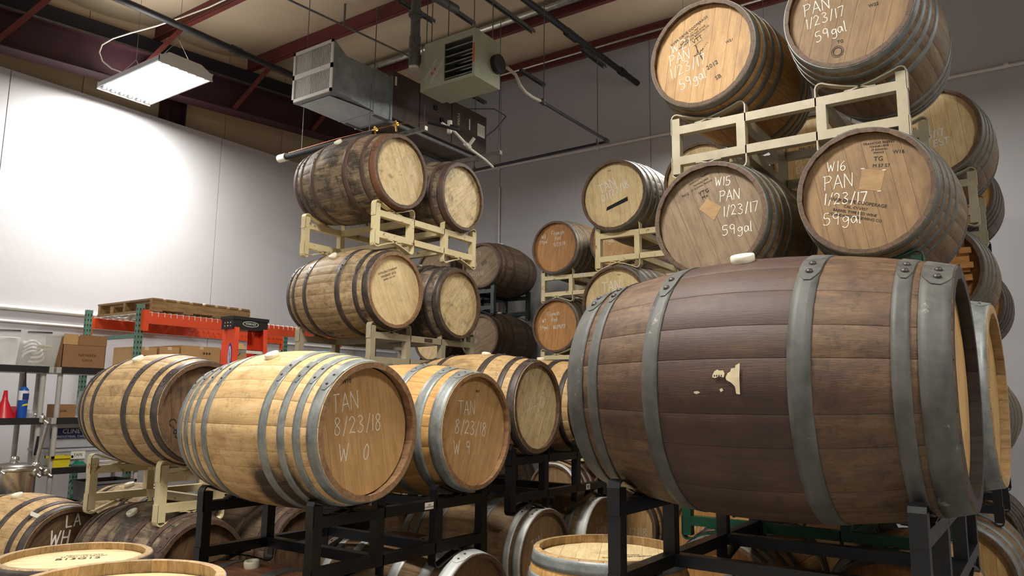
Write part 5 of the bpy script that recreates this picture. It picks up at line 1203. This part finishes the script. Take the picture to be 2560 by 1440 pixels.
# behind the right stack
t_, B, HM = barrel('pale-headed barrel chalked PL-17 EAST, glimpsed through the beige rack', 'wine', (5.75, 1.20, 3.11), 180, 'wine_brown', 'head_pale', 'dull_grey_hoop', board=92, seed=70, bung=False,
    writing=[(C, 'PL-17', -.125, -.042, .045, 4, .009), (C, 'EAST', -.125, -.112, .045, 4, .009), (S, 'MAURY & FILS', -.01, .06, .030, 0, 'ink_brown'), (S, 'T', -.02, .01, .03, 0, 'ink_brown')])
barrel('pale barrel with chalk 5/17 EST at the right, above the W16 barrel', 'wine', (5.75, .50, 3.12), 179, 'wine_brown', 'head_pale', 'dull_grey_hoop', board=96, seed=71, bung=False,
    writing=[(C, '5/17', .00, -.03, .045, 8, .009), (C, 'EST', .03, -.085, .042, 4, .009), (S, 'MASUREL \u25a1', -.10, .05, .03, 0, 'ink_brown')])
t_, B, HM = barrel('open-headed brown barrel with wooden blocks inside, right of W16', 'wine', (5.63, .54, 2.22), 179, 'wine_brown', 'head_orange', 'dull_grey_hoop', board=90, seed=72, bung=False, open_head=True)
for (u0, u1, v0, v1, d) in ((-.24, .20, .12, .20, .006), (-.25, .22, -.02, .10, .02), (-.25, .20, -.12, -.04, .004), (.17, .235, .09, .125, .045), (.17, .24, .0, .035, .045), (.16, .23, -.075, -.04, .045)):
    obj('wooden_block', MB().box(u0, u1, v0, v1, -.05, -.05+d+.02), 'head_orange', t_, HM)
barrel('barrel hidden left of the open-headed barrel', 'wine', (5.72, 1.24, 2.22), 180, 'wine_brown', 'head_tan', 'dull_grey_hoop', lod=2, seed=73, bung=False)
barrel('hidden left barrel second from the floor, behind the right stack', 'wine', (5.72, 1.24, 1.35), 180, 'wine_brown', 'head_tan', 'dull_grey_hoop', lod=2, seed=74, bung=False)
barrel('grey-hooped barrel at the right edge beside the second puncheon', 'wine', (5.72, .50, 1.35), 180, 'wine_brown', 'head_tan', 'dull_grey_hoop', seed=75, bung=False)
barrel('hidden floor barrel behind the right stack, left', 'wine', (5.72, 1.24, .45), 180, 'wine_brown', 'head_tan', 'dull_grey_hoop', lod=2, seed=76, bung=False)
barrel('floor barrel with pale hoop in the lower right corner', 'wine', (5.55, .50, .45), 180, 'wine_brown', 'head_honey', 'galvanised_hoop', hoops=H6W, seed=77, bung=False)
barrel('dark barrel at the far right, behind the pale 5/17 barrel', 'wine', (7.30, .53, 3.08), 180, 'bourbon_brown', 'head_honey', 'black_iron_hoop', seed=78, bung=False)
barrel('dark barrel at the far right, behind the open-headed one', 'wine', (7.22, .52, 2.20), 180, 'bourbon_brown', 'head_honey', 'black_iron_hoop', seed=79, bung=False)
barrel('dark barrel at the right edge, behind the grey-hooped one', 'wine', (7.25, .53, 1.34), 180, 'bourbon_brown', 'head_honey', 'black_iron_hoop', seed=80, bung=False)
barrel('hidden dark barrel on the floor at the far right', 'wine', (7.25, .53, .45), 180, 'bourbon_brown', 'head_dark', 'black_iron_hoop', lod=2, seed=81, bung=False)
# low rows
barrel('pale barrel at the lower left, dark head painted LA WH FA', 'bour', (2.31, 5.37, .45), -84, 'bourbon_gold', 'head_dark', 'black_iron_hoop', hoops=H6, lod=0, board=40, seed=90, roll=15,
    writing=[(C, 'LA', -.015, .160, .070, 2, .010), (C, 'WH', -.105, .070, .082, -6, .010), (C, 'FA', -.09, -.02, .06, 0, .010)])
barrel('dark smoky barrel at the lower left with a white bung, brown head', 'bour', (2.57, 4.32, .455), -90, 'bourbon_dark', 'head_dark', 'rusty_hoop', hoops=H6, lod=0, board=70, seed=91, roll=30)
barrel('greyed barrel farther back between the legs of the cream rack', 'bour', (3.05, 5.40, .455), -90, 'bourbon_pale', 'head_dark', 'black_iron_hoop', hoops=H6, seed=92, roll=15)
barrel('dark barrel seen behind the legs of the black rack', 'bour', (3.30, 4.32, .455), -90, 'bourbon_brown', 'head_dark', 'rusty_hoop', hoops=H6, seed=93)
barrel('reddish-brown barrel with white bung at the bottom edge, grey hoops', 'wine', (2.24, 2.94, .318), -89, 'reddish_oak', 'head_umber', 'dull_grey_hoop', hoops=H6W, lod=0, seed=94, roll=7, bung_size=(.034, .03))
barrel('brown barrel at the bottom edge with pale rim, under the W9 barrel', 'wine', (3.13, 2.88, .345), -89, 'wine_brown', 'head_umber', 'white_zinc_hoop', hoops=H6W, board=60, lod=0, seed=95, bung=False)
barrel('brown barrel with two white hoops at its end, chalked TAN', 'wine', (4.06, 3.06, .45), -89, 'wine_brown', 'head_umber', 'dull_grey_hoop', hoops=[(0, .055), (.078, .122)]+H6W[2:], board=75, lod=0, seed=96, hoop_mats={0: 'white_zinc_hoop', 1: 'white_zinc_hoop'}, bung=False,
    writing=[(C, 'TAN', -.115, .055, .062, 18, .005), (C, '8', -.17, -.08, .06, 0, .005)], chalk_mat='faint_chalk')
barrel('brown barrel with one wide white end hoop, chalked PAN', 'wine', (4.80, 3.06, .45), -88, 'wine_brown', 'head_umber', 'dull_grey_hoop', hoops=H6W, board=75, seed=97, hoop_mats={0: 'white_zinc_hoop'}, bung=False,
    writing=[(C, 'PAN', -.07, .120, .05, 0, .005), (C, '4/4/16', -.07, .05, .05, 0, .005)], chalk_mat='faint_chalk')
# upright barrels
barrel('upright pale barrel at the bottom left corner, stamped top', 'bour', (1.56, 3.20, 0), 36, 'bourbon_pale', 'head_pale', 'black_iron_hoop', hoops=H6, lod=0, board=10, seed=98, upright=True, bung=False, chime='chime_pale', tabs=False,
    writing=[(S, 'B13G12', .02, -.06, .050, 200, 'ink_brown'), (S, '53 GAL 125 PROOF', .02, -.105, .020, 200, 'ink_brown'), (S, 'KENTUCKY OAK', .03, -.13, .018, 200, 'ink_brown')])
barrel('upright pale barrel at the bottom edge overlapping the stamped one', 'tall', (1.32, 2.41, 0), 36, 'oak_golden', 'head_pale', 'galvanised_hoop', hoops=H8, lod=0, board=20, seed=99, upright=True, bung=False, chime='chime_pale', tabs=False)
barrel('upright barrel with grey hoop and pale top beside the puncheon rack leg', 'wine', (2.80, 1.49, 0), 36, 'oak_clean', 'head_pale', 'galvanised_hoop', hoops=H8, lod=0, board=80, seed=100, upright=True, bung=False, chime='chime_pale', tabs=False,
    writing=[(S, 'TONNELLERIE FRANCE', -.08, .02, .022, 12, 'ink_brown'), (S, 'CHENE 225 L', -.08, -.01, .018, 12, 'ink_brown')])
tag(obj('paper_label', MB().bar((0, 0, 0), (.09, 0, 0), .001, .028), 'paper_white'), 'white paper strip stuck on the end hoop of the LA WH barrel', 'label')
o_ = bpy.data.objects['paper_label']; o_.location = (2.14, 4.965, .715); o_.rotation_euler = (rad(-32), rad(27), 0)
